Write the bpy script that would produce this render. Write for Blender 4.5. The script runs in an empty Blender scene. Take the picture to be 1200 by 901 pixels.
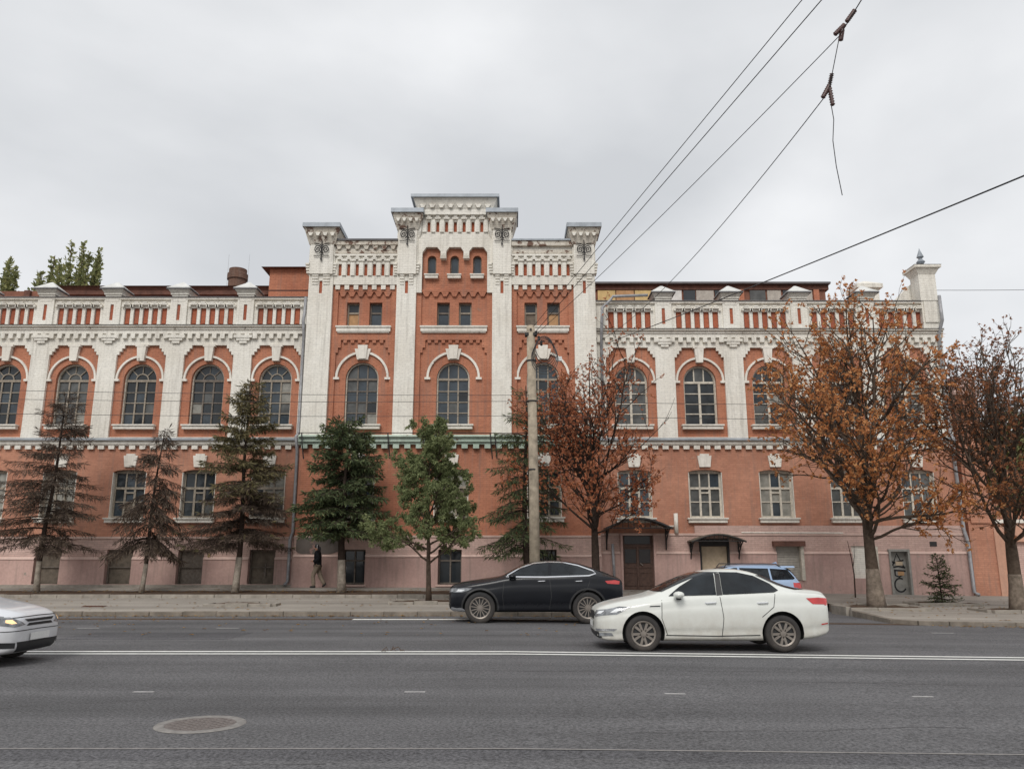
import bpy, bmesh, math, random
from mathutils import Vector, Matrix, Quaternion
from mathutils.geometry import delaunay_2d_cdt
from mathutils.bvhtree import BVHTree
R = math.radians
sc = bpy.context.scene
col = sc.collection
# ------------------------------------------------------------ camera
cd = bpy.data.cameras.new('camera'); cam = bpy.data.objects.new('camera', cd); col.objects.link(cam)
cam.location = (0, 0, 1.6); cam.rotation_euler = (R(90 + 12.5), 0, 0)
cd.sensor_width = 36; cd.lens = 930 / 1200 * 36; cd.clip_end = 4000; cd.clip_start = .1
sc.camera = cam
# ------------------------------------------------------------ sky: overcast
SUN_EL, SUN_AZ = 44, 194          # behind the camera, a little to its left
w = bpy.data.worlds.new('World'); sc.world = w; w.use_nodes = True
nt = w.node_tree; N = nt.nodes; Lk = nt.links; N.clear()
def nd(t, **k):
    n = N.new(t)
    for a, b in k.items(): setattr(n, a, b)
    return n
out = nd('ShaderNodeOutputWorld'); bg = nd('ShaderNodeBackground'); bg.inputs['Strength'].default_value = .1
sky = nd('ShaderNodeTexSky'); sky.sky_type = 'NISHITA'; sky.sun_disc = False
sky.sun_elevation = R(SUN_EL); sky.sun_rotation = R(SUN_AZ); sky.dust_density = 3; sky.ozone_density = 1
tc = nd('ShaderNodeTexCoord'); mp = nd('ShaderNodeMapping')
mp.inputs['Scale'].default_value = (1.0, 1.0, 1.7); mp.inputs['Location'].default_value = (4.75, 6.02, 19.56)
Lk.new(tc.outputs['Generated'], mp.inputs[0])
n1 = nd('ShaderNodeTexNoise'); n1.inputs['Scale'].default_value = 1.5; n1.inputs['Detail'].default_value = 6; n1.inputs['Roughness'].default_value = .46; n1.inputs['Distortion'].default_value = .15
Lk.new(mp.outputs[0], n1.inputs['Vector'])
cr = nd('ShaderNodeValToRGB'); Lk.new(n1.outputs['Fac'], cr.inputs[0])
e = cr.color_ramp.elements
e[0].position = .36; e[0].color = (.55, .565, .585, 1); e[1].position = .64; e[1].color = (.87, .875, .885, 1)
m = cr.color_ramp.elements.new(.5); m.color = (.70, .71, .725, 1)
sc10 = nd('ShaderNodeVectorMath', operation='SCALE'); sc10.inputs['Scale'].default_value = 10.3
Lk.new(cr.outputs[0], sc10.inputs[0])
mx = nd('ShaderNodeMix', data_type='RGBA'); mx.inputs[0].default_value = .06
Lk.new(sc10.outputs[0], mx.inputs[6]); Lk.new(sky.outputs[0], mx.inputs[7])
Lk.new(mx.outputs[2], bg.inputs[0]); Lk.new(bg.outputs[0], out.inputs[0])
sl = bpy.data.lights.new('sun', 'SUN'); sl.energy = 1.5; sl.angle = R(24); sl.color = (1, .97, .93)
so = bpy.data.objects.new('sun', sl); col.objects.link(so)
az = R(SUN_AZ); el = R(SUN_EL)
sd = Vector((math.sin(az) * math.cos(el), math.cos(az) * math.cos(el), math.sin(el)))
so.rotation_euler = (-sd).to_track_quat('-Z', 'Y').to_euler()
sc.view_settings.view_transform = 'Standard'; sc.view_settings.look = 'None'; sc.view_settings.exposure = .22; sc.view_settings.gamma = 1

# ------------------------------------------------------------ materials
def newmat(name):
    m = bpy.data.materials.new(name); m.use_nodes = True
    nt = m.node_tree; b = nt.nodes['Principled BSDF']
    return m, nt, b
def lin(r, g, b):
    f = lambda c: (c / 255 / 12.92) if c / 255 <= .04045 else ((c / 255 + .055) / 1.055) ** 2.4
    return (f(r), f(g), f(b))
def noise(nt, vec, scale, detail=4, rough=.55):
    n = nt.nodes.new('ShaderNodeTexNoise'); n.inputs['Scale'].default_value = scale; n.inputs['Detail'].default_value = detail; n.inputs['Roughness'].default_value = rough
    if vec: nt.links.new(vec, n.inputs['Vector'])
    return n
def ramp(nt, fac, p0, c0, p1, c1):
    r = nt.nodes.new('ShaderNodeValToRGB'); nt.links.new(fac, r.inputs[0])
    e = r.color_ramp.elements; e[0].position = p0; e[1].position = p1
    e[0].color = (*c0, 1) if len(c0) == 3 else c0; e[1].color = (*c1, 1) if len(c1) == 3 else c1
    return r
def mixc(nt, fac, a, b, mode='MIX'):
    m = nt.nodes.new('ShaderNodeMix'); m.data_type = 'RGBA'; m.blend_type = mode
    for s, v in ((0, fac), (6, a), (7, b)):
        if hasattr(v, 'links'): nt.links.new(v, m.inputs[s])
        else: m.inputs[s].default_value = v if s == 0 else (*v, 1)
    return m.outputs[2]
def bump(nt, b, h, dist=.01, st=.5):
    n = nt.nodes.new('ShaderNodeBump'); n.inputs['Distance'].default_value = dist; n.inputs['Strength'].default_value = st
    nt.links.new(h, n.inputs['Height']); nt.links.new(n.outputs[0], b.inputs['Normal'])
def masonry(name, c, c2, brick=True, peel=0, peelcol=(.16, .1, .075), stain=.25, c2v=.86, stcol=(.2, .17, .15), mortar=.72, rough=.9):
    """painted brickwork: fine courses, blotches, rain streaks, peeling"""
    m, nt, b = newmat(name); L = nt.links
    g = nt.nodes.new('ShaderNodeNewGeometry'); P = g.outputs['Position']
    sp = nt.nodes.new('ShaderNodeSeparateXYZ'); L.new(P, sp.inputs[0])
    ad = nt.nodes.new('ShaderNodeMath'); ad.operation = 'ADD'; L.new(sp.outputs[0], ad.inputs[0]); L.new(sp.outputs[1], ad.inputs[1])
    cb = nt.nodes.new('ShaderNodeCombineXYZ'); L.new(ad.outputs[0], cb.inputs[0]); L.new(sp.outputs[2], cb.inputs[1])
    n1 = noise(nt, P, .55, 5, .6); n2 = noise(nt, P, 9, 4, .7)
    base = mixc(nt, ramp(nt, n1.outputs[0], .35, (0, 0, 0), .68, (1, 1, 1)).outputs[0], c, c2)
    base = mixc(nt, .5, base, ramp(nt, n2.outputs[0], .3, (.78,) * 3, .7, (1.12,) * 3).outputs[0], 'MULTIPLY')
    hgt = n2.outputs[0]
    if brick:
        br = nt.nodes.new('ShaderNodeTexBrick'); L.new(cb.outputs[0], br.inputs['Vector'])
        br.inputs['Scale'].default_value = 1; br.inputs['Brick Width'].default_value = .27; br.inputs['Row Height'].default_value = .085
        br.inputs['Mortar Size'].default_value = .011; br.inputs['Mortar Smooth'].default_value = .3
        br.inputs['Color1'].default_value = (1, 1, 1, 1); br.inputs['Color2'].default_value = (c2v, c2v, c2v, 1); br.inputs['Mortar'].default_value = (mortar,) * 3 + (1,)
        base = mixc(nt, 1, base, br.outputs['Color'], 'MULTIPLY'); hgt = br.outputs['Fac']
    # streaks running down
    ms = nt.nodes.new('ShaderNodeMapping'); ms.inputs['Scale'].default_value = (4.6, 4.6, .32); L.new(P, ms.inputs[0])
    n3 = noise(nt, ms.outputs[0], 1.3, 5, .65)
    base = mixc(nt, ramp(nt, n3.outputs[0], .5, (0, 0, 0), .8, (stain,) * 3).outputs[0], base, stcol)
    if peel:
        n4 = noise(nt, P, 2.2, 8, .72)
        pm = ramp(nt, n4.outputs[0], .66 - peel * .16, (0, 0, 0), .69 - peel * .16, (1, 1, 1)).outputs[0]
        base = mixc(nt, pm, base, peelcol)
    L.new(base, b.inputs['Base Color']); b.inputs['Roughness'].default_value = rough; b.inputs['Specular IOR Level'].default_value = .25
    bump(nt, b, hgt, -.006 if brick else .004, .6)
    return m
def plain(name, c, rough=.6, var=.15, scale=6, metal=0, spec=.5, bmp=.003, coat=0):
    m, nt, b = newmat(name)
    tcn = nt.nodes.new('ShaderNodeNewGeometry')
    n = noise(nt, tcn.outputs['Position'], scale, 5, .6)
    cc = ramp(nt, n.outputs[0], .3, tuple(x * (1 - var) for x in c), .72, tuple(min(1, x * (1 + var)) for x in c))
    nt.links.new(cc.outputs[0], b.inputs['Base Color'])
    b.inputs['Roughness'].default_value = rough; b.inputs['Metallic'].default_value = metal; b.inputs['Specular IOR Level'].default_value = spec
    b.inputs['Coat Weight'].default_value = coat; b.inputs['Coat Roughness'].default_value = .04
    if bmp: bump(nt, b, n.outputs[0], bmp, .5)
    return m
M = {}
M['orange'] = masonry('orange_painted_brick', lin(197, 134, 106), lin(174, 114, 90), stain=.55, mortar=.72, peel=.04, peelcol=lin(150, 118, 100))
M['orange_low'] = masonry('orange_render_over_brick', lin(200, 145, 120), lin(176, 124, 102), stain=.6, peel=.06, peelcol=lin(170, 142, 124), mortar=.86)
M['pink'] = masonry('pink_painted_brick', lin(212, 182, 171), lin(195, 164, 153), stain=.28, mortar=.78)
M['pinkp'] = masonry('pink_plaster', lin(198, 166, 156), lin(172, 142, 134), brick=False, stain=.6, peel=.1, peelcol=lin(150, 142, 132))
M['pinkw'] = masonry('warm_pink_wall', lin(204, 160, 138), lin(186, 142, 120), brick=False, stain=.4)
M['pinkl'] = masonry('pale_pink_ledge', lin(212, 186, 174), lin(194, 166, 155), brick=False, stain=.2)
M['white'] = masonry('white_painted_brick', lin(242, 238, 228), lin(228, 222, 210), stain=.55, stcol=(.3, .27, .235), mortar=.84, c2v=.93)
M['whitew'] = masonry('worn_white_brick', lin(228, 221, 208), lin(204, 194, 178), stain=.5, stcol=(.2, .16, .13), peel=.75, peelcol=(.17, .105, .08), mortar=.72)
M['trim'] = masonry('white_plaster_trim', lin(236, 231, 221), lin(214, 207, 195), brick=False, stain=.4, peel=.22, peelcol=(.3, .25, .21))
M['slot'] = masonry('red_recess_brick', lin(184, 108, 80), lin(158, 90, 68), stain=.3, mortar=.8)
M['greenb'] = masonry('pale_green_metal', lin(186, 200, 186), lin(162, 178, 164), brick=False, stain=.5, peel=.15)
M['bare'] = masonry('bare_patch_plaster', lin(118, 110, 104), lin(84, 78, 74), brick=False, stain=.5, peel=.5, peelcol=lin(150, 120, 112))
M['zinc'] = plain('zinc_sheet', lin(150, 156, 162), .5, .2, 3, metal=.3)
M['roofdark'] = plain('dark_roof_sheet', lin(92, 90, 92), .6, .25, 2)
M['rust'] = plain('rust_brown_fascia', lin(98, 66, 55), .85, .35, 4)
M['rust2'] = plain('rust_brown_boards', lin(124, 84, 68), .9, .35, 2.5)
M['glass'] = plain('dark_window_glass', (.022, .027, .031), .07, .4, 1.1, bmp=0)
M['glassb'] = plain('bluish_window_glass', (.045, .058, .07), .1, .4, 1.3, bmp=0)
M['glassc'] = plain('dusty_window_glass', (.085, .088, .085), .28, .5, 2.1, bmp=0)
M['wood'] = plain('weathered_window_wood', lin(146, 136, 122), .8, .3, 9)
M['woodg'] = plain('grey_window_wood', lin(112, 103, 94), .85, .35, 9)
M['woodw'] = plain('pale_window_wood', lin(196, 188, 174), .8, .25, 9)
M['ply'] = plain('plywood_board', lin(178, 140, 100), .8, .2, 5)
M['tinb'] = plain('rusty_tin_board', lin(104, 94, 82), .8, .35, 5)
M['doorb'] = plain('brown_door_wood', lin(84, 62, 52), .7, .3, 8)
M['doord'] = plain('dark_door_glass', lin(36, 30, 28), .3, .2, 8)
M['iron'] = plain('black_iron', (.022, .02, .02), .7, .3, 10)
M['shut'] = plain('grey_shutter', lin(170, 165, 156), .75, .2, 6)
M['board'] = plain('beige_board', lin(186, 168, 144), .85, .2, 4)
M['gdoor'] = plain('grey_steel_door', lin(140, 138, 132), .7, .2, 5)
M['black'] = plain('black_spray_paint', (.015, .015, .016), .7, .1, 5)
M['pipe'] = plain('galvanised_pipe', lin(150, 150, 152), .55, .25, 5, metal=.2)
M['chim'] = masonry('brown_chimney_brick', lin(128, 98, 84), lin(96, 74, 64), stain=.4, mortar=.6)
M['yellow'] = plain('yellow_panel', lin(206, 180, 126), .8, .2, 3)
M['concrete'] = plain('pole_concrete', lin(158, 146, 128), .9, .4, 4, bmp=.01)
M['kerbd'] = plain('grimy_kerb_stone', lin(124, 115, 104), .95, .3, 3.5, bmp=.01)
M['kerb'] = plain('kerb_concrete', lin(146, 139, 129), .95, .25, 3.5, bmp=.01)
M['soil'] = plain('bare_soil', lin(88, 73, 62), 1, .35, 3, bmp=.03, spec=.1)
M['mpaint'] = plain('road_paint', lin(226, 226, 220), .7, .12, 7)
M['mpaintw'] = plain('worn_road_paint', lin(176, 174, 172), .8, .25, 14)
M['castiron'] = plain('cast_iron', lin(112, 104, 100), .75, .25, 16, metal=.2, bmp=.01)
M['seam'] = plain('seam_tar', lin(134, 130, 127), .9, .25, 9)
M['ring'] = plain('manhole_collar', lin(126, 122, 118), .85, .25, 12)
M['tar'] = plain('crack_tar', lin(72, 70, 70), .7, .2, 9)
M['capz'] = plain('pale_cap_sheet', lin(206, 206, 202), .6, .15, 3)
M['curtain'] = plain('curtained_window_glass', lin(140, 138, 130), .25, .35, 3, bmp=0)
M['wire'] = plain('black_wire', (.02, .02, .022), .5, .1, 3, bmp=0)
M['insul'] = plain('brown_insulator', lin(84, 58, 54), .35, .2, 30)
M['rubber'] = plain('tyre_rubber', (.022, .022, .023), .85, .2, 10)
M['alloy'] = plain('alloy_rim', lin(136, 128, 120), .45, .15, 6, metal=.5)
M['hub'] = plain('dark_wheel_inside', (.02, .02, .02), .6, .2, 5)
M['cwhite'] = plain('white_car_paint', lin(214, 216, 210), .32, .04, 2, bmp=0, coat=.5)
M['csilver'] = plain('silver_white_car_paint', lin(214, 216, 220), .28, .03, 2, bmp=0, coat=.8)
M['cblack'] = plain('black_car_paint', (.008, .009, .012), .25, .1, 2, bmp=0, coat=.12, spec=.25)
M['cblue'] = plain('pale_blue_car_paint', lin(150, 172, 200), .3, .05, 2, bmp=0, coat=.8)
M['cglass'] = plain('tinted_car_glass', (.012, .015, .018), .05, .6, 2.5, bmp=0, spec=.4)
M['cblk'] = plain('black_plastic', (.02, .02, .021), .55, .1, 10)
M['chrome'] = plain('chrome_trim', (.75, .76, .78), .18, .03, 5, metal=.9, bmp=0)
M['lampg'] = plain('headlamp_glass', (.2, .21, .22), .08, .6, 12, spec=.6, bmp=0, coat=.6)
M['lampl'] = plain('headlamp_lens', (.75, .77, .78), .1, .2, 20, bmp=0, coat=.8)
M['plate'] = plain('plate_white', (.7, .7, .68), .5, .08, 30, bmp=0)
M['tail'] = plain('red_tail_lamp', (.5, .02, .018), .15, .2, 8, bmp=0, coat=1)
M['amber'] = plain('amber_lamp', (.8, .42, .12), .2, .2, 8, bmp=0, coat=1)
def emis(m, c, s):
    b = m.node_tree.nodes['Principled BSDF']; b.inputs['Emission Color'].default_value = (*c, 1); b.inputs['Emission Strength'].default_value = s
emis(M['amber'], (1, .72, .42), .8)
def dusty(m, dust, z0, z1, amt):          # road dust splashed up the lower panels
    nt = m.node_tree; b = nt.nodes['Principled BSDF']; src = b.inputs['Base Color'].links[0].from_socket
    g = nt.nodes.new('ShaderNodeNewGeometry'); sp = nt.nodes.new('ShaderNodeSeparateXYZ'); nt.links.new(g.outputs['Position'], sp.inputs[0])
    mr = nt.nodes.new('ShaderNodeMapRange'); mr.inputs[1].default_value = z0; mr.inputs[2].default_value = z1; mr.inputs[3].default_value = amt; mr.inputs[4].default_value = 0; nt.links.new(sp.outputs[2], mr.inputs[0])
    n = noise(nt, g.outputs['Position'], 5, 5, .65); mu = nt.nodes.new('ShaderNodeMath'); mu.operation = 'MULTIPLY'; nt.links.new(mr.outputs[0], mu.inputs[0]); nt.links.new(n.outputs[0], mu.inputs[1])
    nt.links.new(mixc(nt, mu.outputs[0], src, dust), b.inputs['Base Color'])
    rr_ = nt.nodes.new('ShaderNodeMath'); rr_.operation = 'ADD'; rr_.inputs[1].default_value = b.inputs['Roughness'].default_value; nt.links.new(mu.outputs[0], rr_.inputs[0]); nt.links.new(rr_.outputs[0], b.inputs['Roughness'])
dusty(M['cwhite'], lin(150, 138, 122), .12, .85, 1.1); dusty(M['csilver'], lin(150, 140, 126), .12, .8, .9); dusty(M['cblack'], lin(70, 66, 62), .12, .7, .12); dusty(M['rubber'], lin(110, 100, 90), 0, .8, .5)
M['skin'] = plain('skin', lin(190, 140, 115), .6, .05, 5, bmp=0)
M['jacket'] = plain('black_jacket', (.010, .011, .014), .85, .3, 14)
M['trouser'] = plain('beige_trousers', lin(136, 122, 106), .9, .15, 12)
M['shoe'] = plain('dark_shoes', (.03, .028, .027), .7, .2, 9)
M['cap'] = plain('pale_cap', lin(196, 196, 194), .8, .1, 9)
M['capd'] = plain('dark_hood', (.03, .03, .034), .85, .1, 9)
M['bark'] = plain('brown_bark', lin(88, 76, 66), .95, .35, 9, bmp=.02, spec=.15)
M['barkd'] = plain('dark_bark', lin(62, 52, 46), .95, .35, 9, bmp=.02, spec=.15)
M['barkg'] = plain('grey_brown_bark', lin(124, 112, 100), .95, .4, 8, bmp=.02, spec=.15)
M['barkw'] = plain('limewashed_bark', lin(150, 140, 128), .95, .4, 7, bmp=.02, spec=.15)
def leafmat(name, c1, c2, c3, rough=.65, trans=.25):
    m, nt, b = newmat(name)
    g = nt.nodes.new('ShaderNodeNewGeometry')
    r = ramp(nt, g.outputs['Random Per Island'], 0, c1, 1, c3)
    k = r.color_ramp.elements.new(.5); k.color = (*c2, 1)
    nt.links.new(r.outputs[0], b.inputs['Base Color']); b.inputs['Roughness'].default_value = rough; b.inputs['Specular IOR Level'].default_value = .2
    t = nt.nodes.new('ShaderNodeBsdfTranslucent'); nt.links.new(r.outputs[0], t.inputs[0])
    mxs = nt.nodes.new('ShaderNodeMixShader'); mxs.inputs[0].default_value = trans
    o = nt.nodes['Material Output']; nt.links.new(b.outputs[0], mxs.inputs[1]); nt.links.new(t.outputs[0], mxs.inputs[2]); nt.links.new(mxs.outputs[0], o.inputs[0])
    return m
M['l_orange'] = leafmat('orange_maple_leaf', lin(168, 110, 72), lin(202, 138, 88), lin(216, 168, 116), trans=.38)
M['l_red'] = leafmat('rust_red_leaf', lin(158, 96, 70), lin(188, 118, 84), lin(204, 150, 112), trans=.38)
M['l_brown'] = leafmat('withered_leaf', lin(124, 92, 72), lin(158, 106, 76), lin(178, 122, 84), trans=.35)
M['l_green'] = leafmat('green_leaf', lin(102, 112, 76), lin(128, 138, 96), lin(156, 162, 116), trans=.38)
M['n_dark'] = leafmat('dark_spruce_needles', lin(58, 70, 48), lin(80, 92, 62), lin(112, 120, 82), trans=.15)
M['n_olive'] = leafmat('olive_spruce_needles', lin(78, 76, 56), lin(104, 98, 68), lin(130, 118, 84), trans=.15)
M['n_dead'] = leafmat('dead_spruce_twigs', lin(64, 54, 48), lin(86, 74, 64), lin(112, 97, 83), trans=.1)
M['l_poplar'] = leafmat('poplar_leaf', lin(112, 118, 80), lin(138, 142, 98), lin(166, 164, 112), trans=.35)
M['l_litter'] = leafmat('fallen_leaf', lin(120, 90, 50), lin(170, 130, 60), lin(110, 80, 55))
def asphalt(name, c, spk):
    m, nt, b = newmat(name); L = nt.links
    g = nt.nodes.new('ShaderNodeNewGeometry'); P = g.outputs['Position']
    a = noise(nt, P, 30, 4, .8)
    ms = nt.nodes.new('ShaderNodeMapping'); ms.inputs['Scale'].default_value = (.05, 1, 1); L.new(P, ms.inputs[0])
    s = noise(nt, ms.outputs[0], .9, 6, .62); o = noise(nt, P, .5, 4, .6); v = noise(nt, P, 150, 2, .8)
    base = ramp(nt, a.outputs[0], .33, tuple(x * (1 - spk) for x in c), .68, tuple(x * (1 + spk) for x in c)).outputs[0]
    base = mixc(nt, 1, base, ramp(nt, s.outputs[0], .33, (.76,) * 3, .66, (1.2,) * 3).outputs[0], 'MULTIPLY')
    base = mixc(nt, 1, base, ramp(nt, o.outputs[0], .35, (.9,) * 3, .65, (1.08,) * 3).outputs[0], 'MULTIPLY')
    base = mixc(nt, ramp(nt, v.outputs[0], .62, (0,) * 3, .72, (.5,) * 3).outputs[0], base, tuple(x * 1.9 for x in c))
    L.new(base, b.inputs['Base Color']); b.inputs['Roughness'].default_value = .88; b.inputs['Specular IOR Level'].default_value = .3
    bump(nt, b, a.outputs[0], .02, .6)
    return m
M['asphalt'] = asphalt('road_asphalt', lin(95, 94, 95), .7)
M['patch'] = asphalt('older_asphalt', lin(85, 84, 86), .8)
M['pave'] = asphalt('pavement_asphalt', lin(150, 143, 134), .14)
M['ground'] = asphalt('ground', lin(110, 104, 96), .2)

# ------------------------------------------------------------ mesh helpers
class MB:
    def __init__(s): s.v = []; s.f = []
    def poly(s, pts):
        i = len(s.v); s.v += [tuple(p) for p in pts]; s.f.append(tuple(range(i, i + len(pts))))
    def box(s, x0, x1, y0, y1, z0, z1):
        i = len(s.v)
        s.v += [(x0, y0, z0), (x1, y0, z0), (x1, y1, z0), (x0, y1, z0), (x0, y0, z1), (x1, y0, z1), (x1, y1, z1), (x0, y1, z1)]
        for q in ((0, 3, 2, 1), (4, 5, 6, 7), (0, 1, 5, 4), (1, 2, 6, 5), (2, 3, 7, 6), (3, 0, 4, 7)): s.f.append(tuple(i + k for k in q))
        return s
    def frustum(s, b, t, z0, z1):      # b,t = (x0,x1,y0,y1)
        i = len(s.v)
        for (x0, x1, y0, y1), z in ((b, z0), (t, z1)): s.v += [(x0, y0, z), (x1, y0, z), (x1, y1, z), (x0, y1, z)]
        for q in ((0, 3, 2, 1), (4, 5, 6, 7), (0, 1, 5, 4), (1, 2, 6, 5), (2, 3, 7, 6), (3, 0, 4, 7)): s.f.append(tuple(i + k for k in q))
        return s
    def prism(s, pts, y0, y1):         # polygon in x,z (counter-clockwise seen from -Y), front y0, back y1
        n = len(pts); i = len(s.v)
        s.v += [(x, y0, z) for x, z in pts] + [(x, y1, z) for x, z in pts]
        s.f.append(tuple(range(i, i + n))); s.f.append(tuple(i + n + k for k in reversed(range(n))))
        for k in range(n):
            l = (k + 1) % n; s.f.append((i + l, i + k, i + n + k, i + n + l))
        return s
    def sheet(s, outer, holes, y0, y1):   # wall panel with openings, reveals go from y0 back to y1
        vs = []; es = []
        for lp in [outer] + holes:
            b = len(vs); vs += [Vector(p) for p in lp]; es += [(b + k, b + (k + 1) % len(lp)) for k in range(len(lp))]
        r = delaunay_2d_cdt(vs, es, [], 1, 1e-5)
        i = len(s.v); s.v += [(p.x, y0, p.y) for p in r[0]]
        def inside(p, lp):
            c = False
            for k in range(len(lp)):
                a, b = lp[k], lp[k - 1]
                if (a[1] > p[1]) != (b[1] > p[1]) and p[0] < (b[0] - a[0]) * (p[1] - a[1]) / (b[1] - a[1]) + a[0]: c = not c
            return c
        for f in r[2]:
            cx = sum(r[0][k].x for k in f) / len(f); cz = sum(r[0][k].y for k in f) / len(f)
            if any(inside((cx, cz), h) for h in holes) or not inside((cx, cz), outer): continue
            a, b, c = (r[0][k] for k in f[:3])
            if (b - a).cross(c - a) < 0: f = list(reversed(f))
            s.f.append(tuple(i + k for k in f))
        for q, lp in enumerate([outer] + holes):
            ar = sum(lp[k - 1][0] * lp[k][1] - lp[k][0] * lp[k - 1][1] for k in range(len(lp)))
            pts = lp if (ar > 0) == (q == 0) else lp[::-1]
            for k in range(len(pts)):
                a, b = pts[k - 1], pts[k]
                s.poly([(b[0], y0, b[1]), (a[0], y0, a[1]), (a[0], y1, a[1]), (b[0], y1, b[1])])
        return s
    def tube(s, pts, rad, k=6, caps=True):
        pts = [Vector(p) for p in pts]; n = len(pts)
        if not hasattr(rad, '__len__'): rad = [rad] * n
        up = Vector((0, 0, 1)); base = len(s.v); prev = None
        for i, p in enumerate(pts):
            d = (pts[min(i + 1, n - 1)] - pts[max(i - 1, 0)])
            if d.length < 1e-9: d = Vector((0, 0, 1))
            d.normalize()
            if prev is None:
                a = d.cross(up)
                if a.length < 1e-3: a = Vector((1, 0, 0))
            else: a = prev - d * prev.dot(d)
            if a.length < 1e-6: a = d.orthogonal()
            a.normalize(); prev = a; b = d.cross(a)
            for j in range(k):
                t = 2 * math.pi * j / k; q = p + (a * math.cos(t) + b * math.sin(t)) * rad[i]; s.v.append((q.x, q.y, q.z))
        for i in range(n - 1):
            for j in range(k):
                l = (j + 1) % k; o = base + i * k
                s.f.append((o + j, o + l, o + k + l, o + k + j))
        if caps:
            s.f.append(tuple(base + j for j in reversed(range(k)))); s.f.append(tuple(base + (n - 1) * k + j for j in range(k)))
        return s
    def lathe(s, prof, axis='y', c=(0, 0, 0), k=28, close=False):   # prof: (radius, along)
        base = len(s.v)
        for r, a in prof:
            for j in range(k):
                t = 2 * math.pi * j / k; u, v = r * math.cos(t), r * math.sin(t)
                s.v.append({'y': (c[0] + u, c[1] + a, c[2] + v), 'z': (c[0] + u, c[1] + v, c[2] + a), 'x': (c[0] + a, c[1] + u, c[2] + v)}[axis])
        m = len(prof)
        for i in range(m if close else m - 1):
            for j in range(k):
                l = (j + 1) % k; o = base + i * k; p = base + ((i + 1) % m) * k
                s.f.append((o + j, p + j, p + l, o + l))
        return s
    def mesh(s, name, mat, smooth=False, fix=True):
        me = bpy.data.meshes.new(name); me.from_pydata(s.v, [], s.f); me.materials.append(M[mat] if isinstance(mat, str) else mat)
        if fix:
            bm = bmesh.new(); bm.from_mesh(me); bmesh.ops.recalc_face_normals(bm, faces=bm.faces); bm.to_mesh(me); bm.free()
        if smooth: me.polygons.foreach_set('use_smooth', [True] * len(me.polygons))
        me.update(); return me
def put(me, name, parent=None, loc=(0, 0, 0), rz=0):
    o = bpy.data.objects.new(name, me); col.objects.link(o); o.parent = parent; o.location = loc; o.rotation_euler[2] = rz
    return o
def build(mb, name, mat, parent=None, loc=(0, 0, 0), smooth=False, fix=True, kind=None):
    o = put(mb.mesh(name, mat, smooth, fix), name, parent, loc)
    if kind: o['kind'] = kind
    return o
def tag(o, label, cat, group=None):
    o['label'] = label; o['category'] = cat
    if group: o['group'] = group
    return o
def empty(name, loc, rz=0):
    o = bpy.data.objects.new(name, None); col.objects.link(o); o.location = loc; o.rotation_euler[2] = rz; o.empty_display_size = .3
    return o
def struct(o): o['kind'] = 'structure'; return o
def inside2(p, lp):
    c = False
    for k in range(len(lp)):
        a, b = lp[k], lp[k - 1]
        if (a[1] > p[1]) != (b[1] > p[1]) and p[0] < (b[0] - a[0]) * (p[1] - a[1]) / (b[1] - a[1]) + a[0]: c = not c
    return c
def fillpoly(poly, step):              # triangulated polygon with interior grid points -> verts2d, faces
    vs = []; n0 = 0; pts = []
    for k in range(len(poly)):
        a = Vector(poly[k]); b = Vector(poly[(k + 1) % len(poly)]); m = max(1, int((b - a).length / step))
        pts += [a + (b - a) * (i / m) for i in range(m)]
    n0 = len(pts); es = [(k, (k + 1) % n0) for k in range(n0)]
    x0, x1 = min(p.x for p in pts), max(p.x for p in pts); y0, y1 = min(p.y for p in pts), max(p.y for p in pts)
    lp = [(p.x, p.y) for p in pts]
    nx, ny = int((x1 - x0) / step) + 1, int((y1 - y0) / step) + 1
    for i in range(nx + 1):
        for j in range(ny + 1):
            q = (x0 + (i + .37) * step, y0 + (j + .41) * step)
            if inside2(q, lp): pts.append(Vector(q))
    r = delaunay_2d_cdt(pts, es, [], 1, 1e-6)
    out = []
    for f in r[2]:
        c = (sum(r[0][k].x for k in f) / 3, sum(r[0][k].y for k in f) / 3)
        if inside2(c, lp): out.append(tuple(f))
    return r[0], out
# ------------------------------------------------------------ ground, road, pavements
def zg(X, Y=20):                       # the street falls gently to the right, with a slight crown
    s = -0.011 * max(0, X) if X < 30 else -.33
    return s - .0006 * (Y - 12) ** 2 * .3
def zroad(X, Y): return zg(X) + .02 - .00035 * (Y - 14) ** 2 if Y < 24 else zg(X) - .015
def zwall(X): return .50 if X < 3.9 else .40 - (X - 4) * .0165
def surf(name, poly, step, zf, mat, dz=0):
    vs, fs = fillpoly(poly, step); mb = MB()
    mb.v = [(p.x, p.y, zf(p.x, p.y) + dz) for p in vs]; mb.f = fs
    me = mb.mesh(name, mat, True, False)
    if me.polygons and me.polygons[0].normal.z < 0: me.flip_normals()
    return put(me, name)
g = MB(); g.poly([(-1500, -1500, -1.2), (1500, -1500, -1.2), (1500, 1500, -1.2), (-1500, 1500, -1.2)])
struct(build(g, 'ground', 'ground', fix=False))
road = struct(surf('road', [(-70, -16), (60, -16), (60, 36), (-70, 36)], 1.6, zroad, 'asphalt'))
def strip(x0, x1, y0, y1, mat, name, n=None, dz=.004, y0b=None, y1b=None):
    mb = MB(); n = n or max(1, int((x1 - x0) / 1.0)); y0b = y0 if y0b is None else y0b; y1b = y1 if y1b is None else y1b
    for i in range(n):
        a, b = i / n, (i + 1) / n; q = []
        for t, e in ((a, 0), (b, 0), (b, 1), (a, 1)):
            X = x0 + (x1 - x0) * t; Y = (y0 + (y0b - y0) * t) if e == 0 else (y1 + (y1b - y1) * t)
            q.append((X, Y, zroad(X, Y) + dz))
        mb.poly(q)
    return build(mb, name, mat, road, fix=False)
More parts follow.
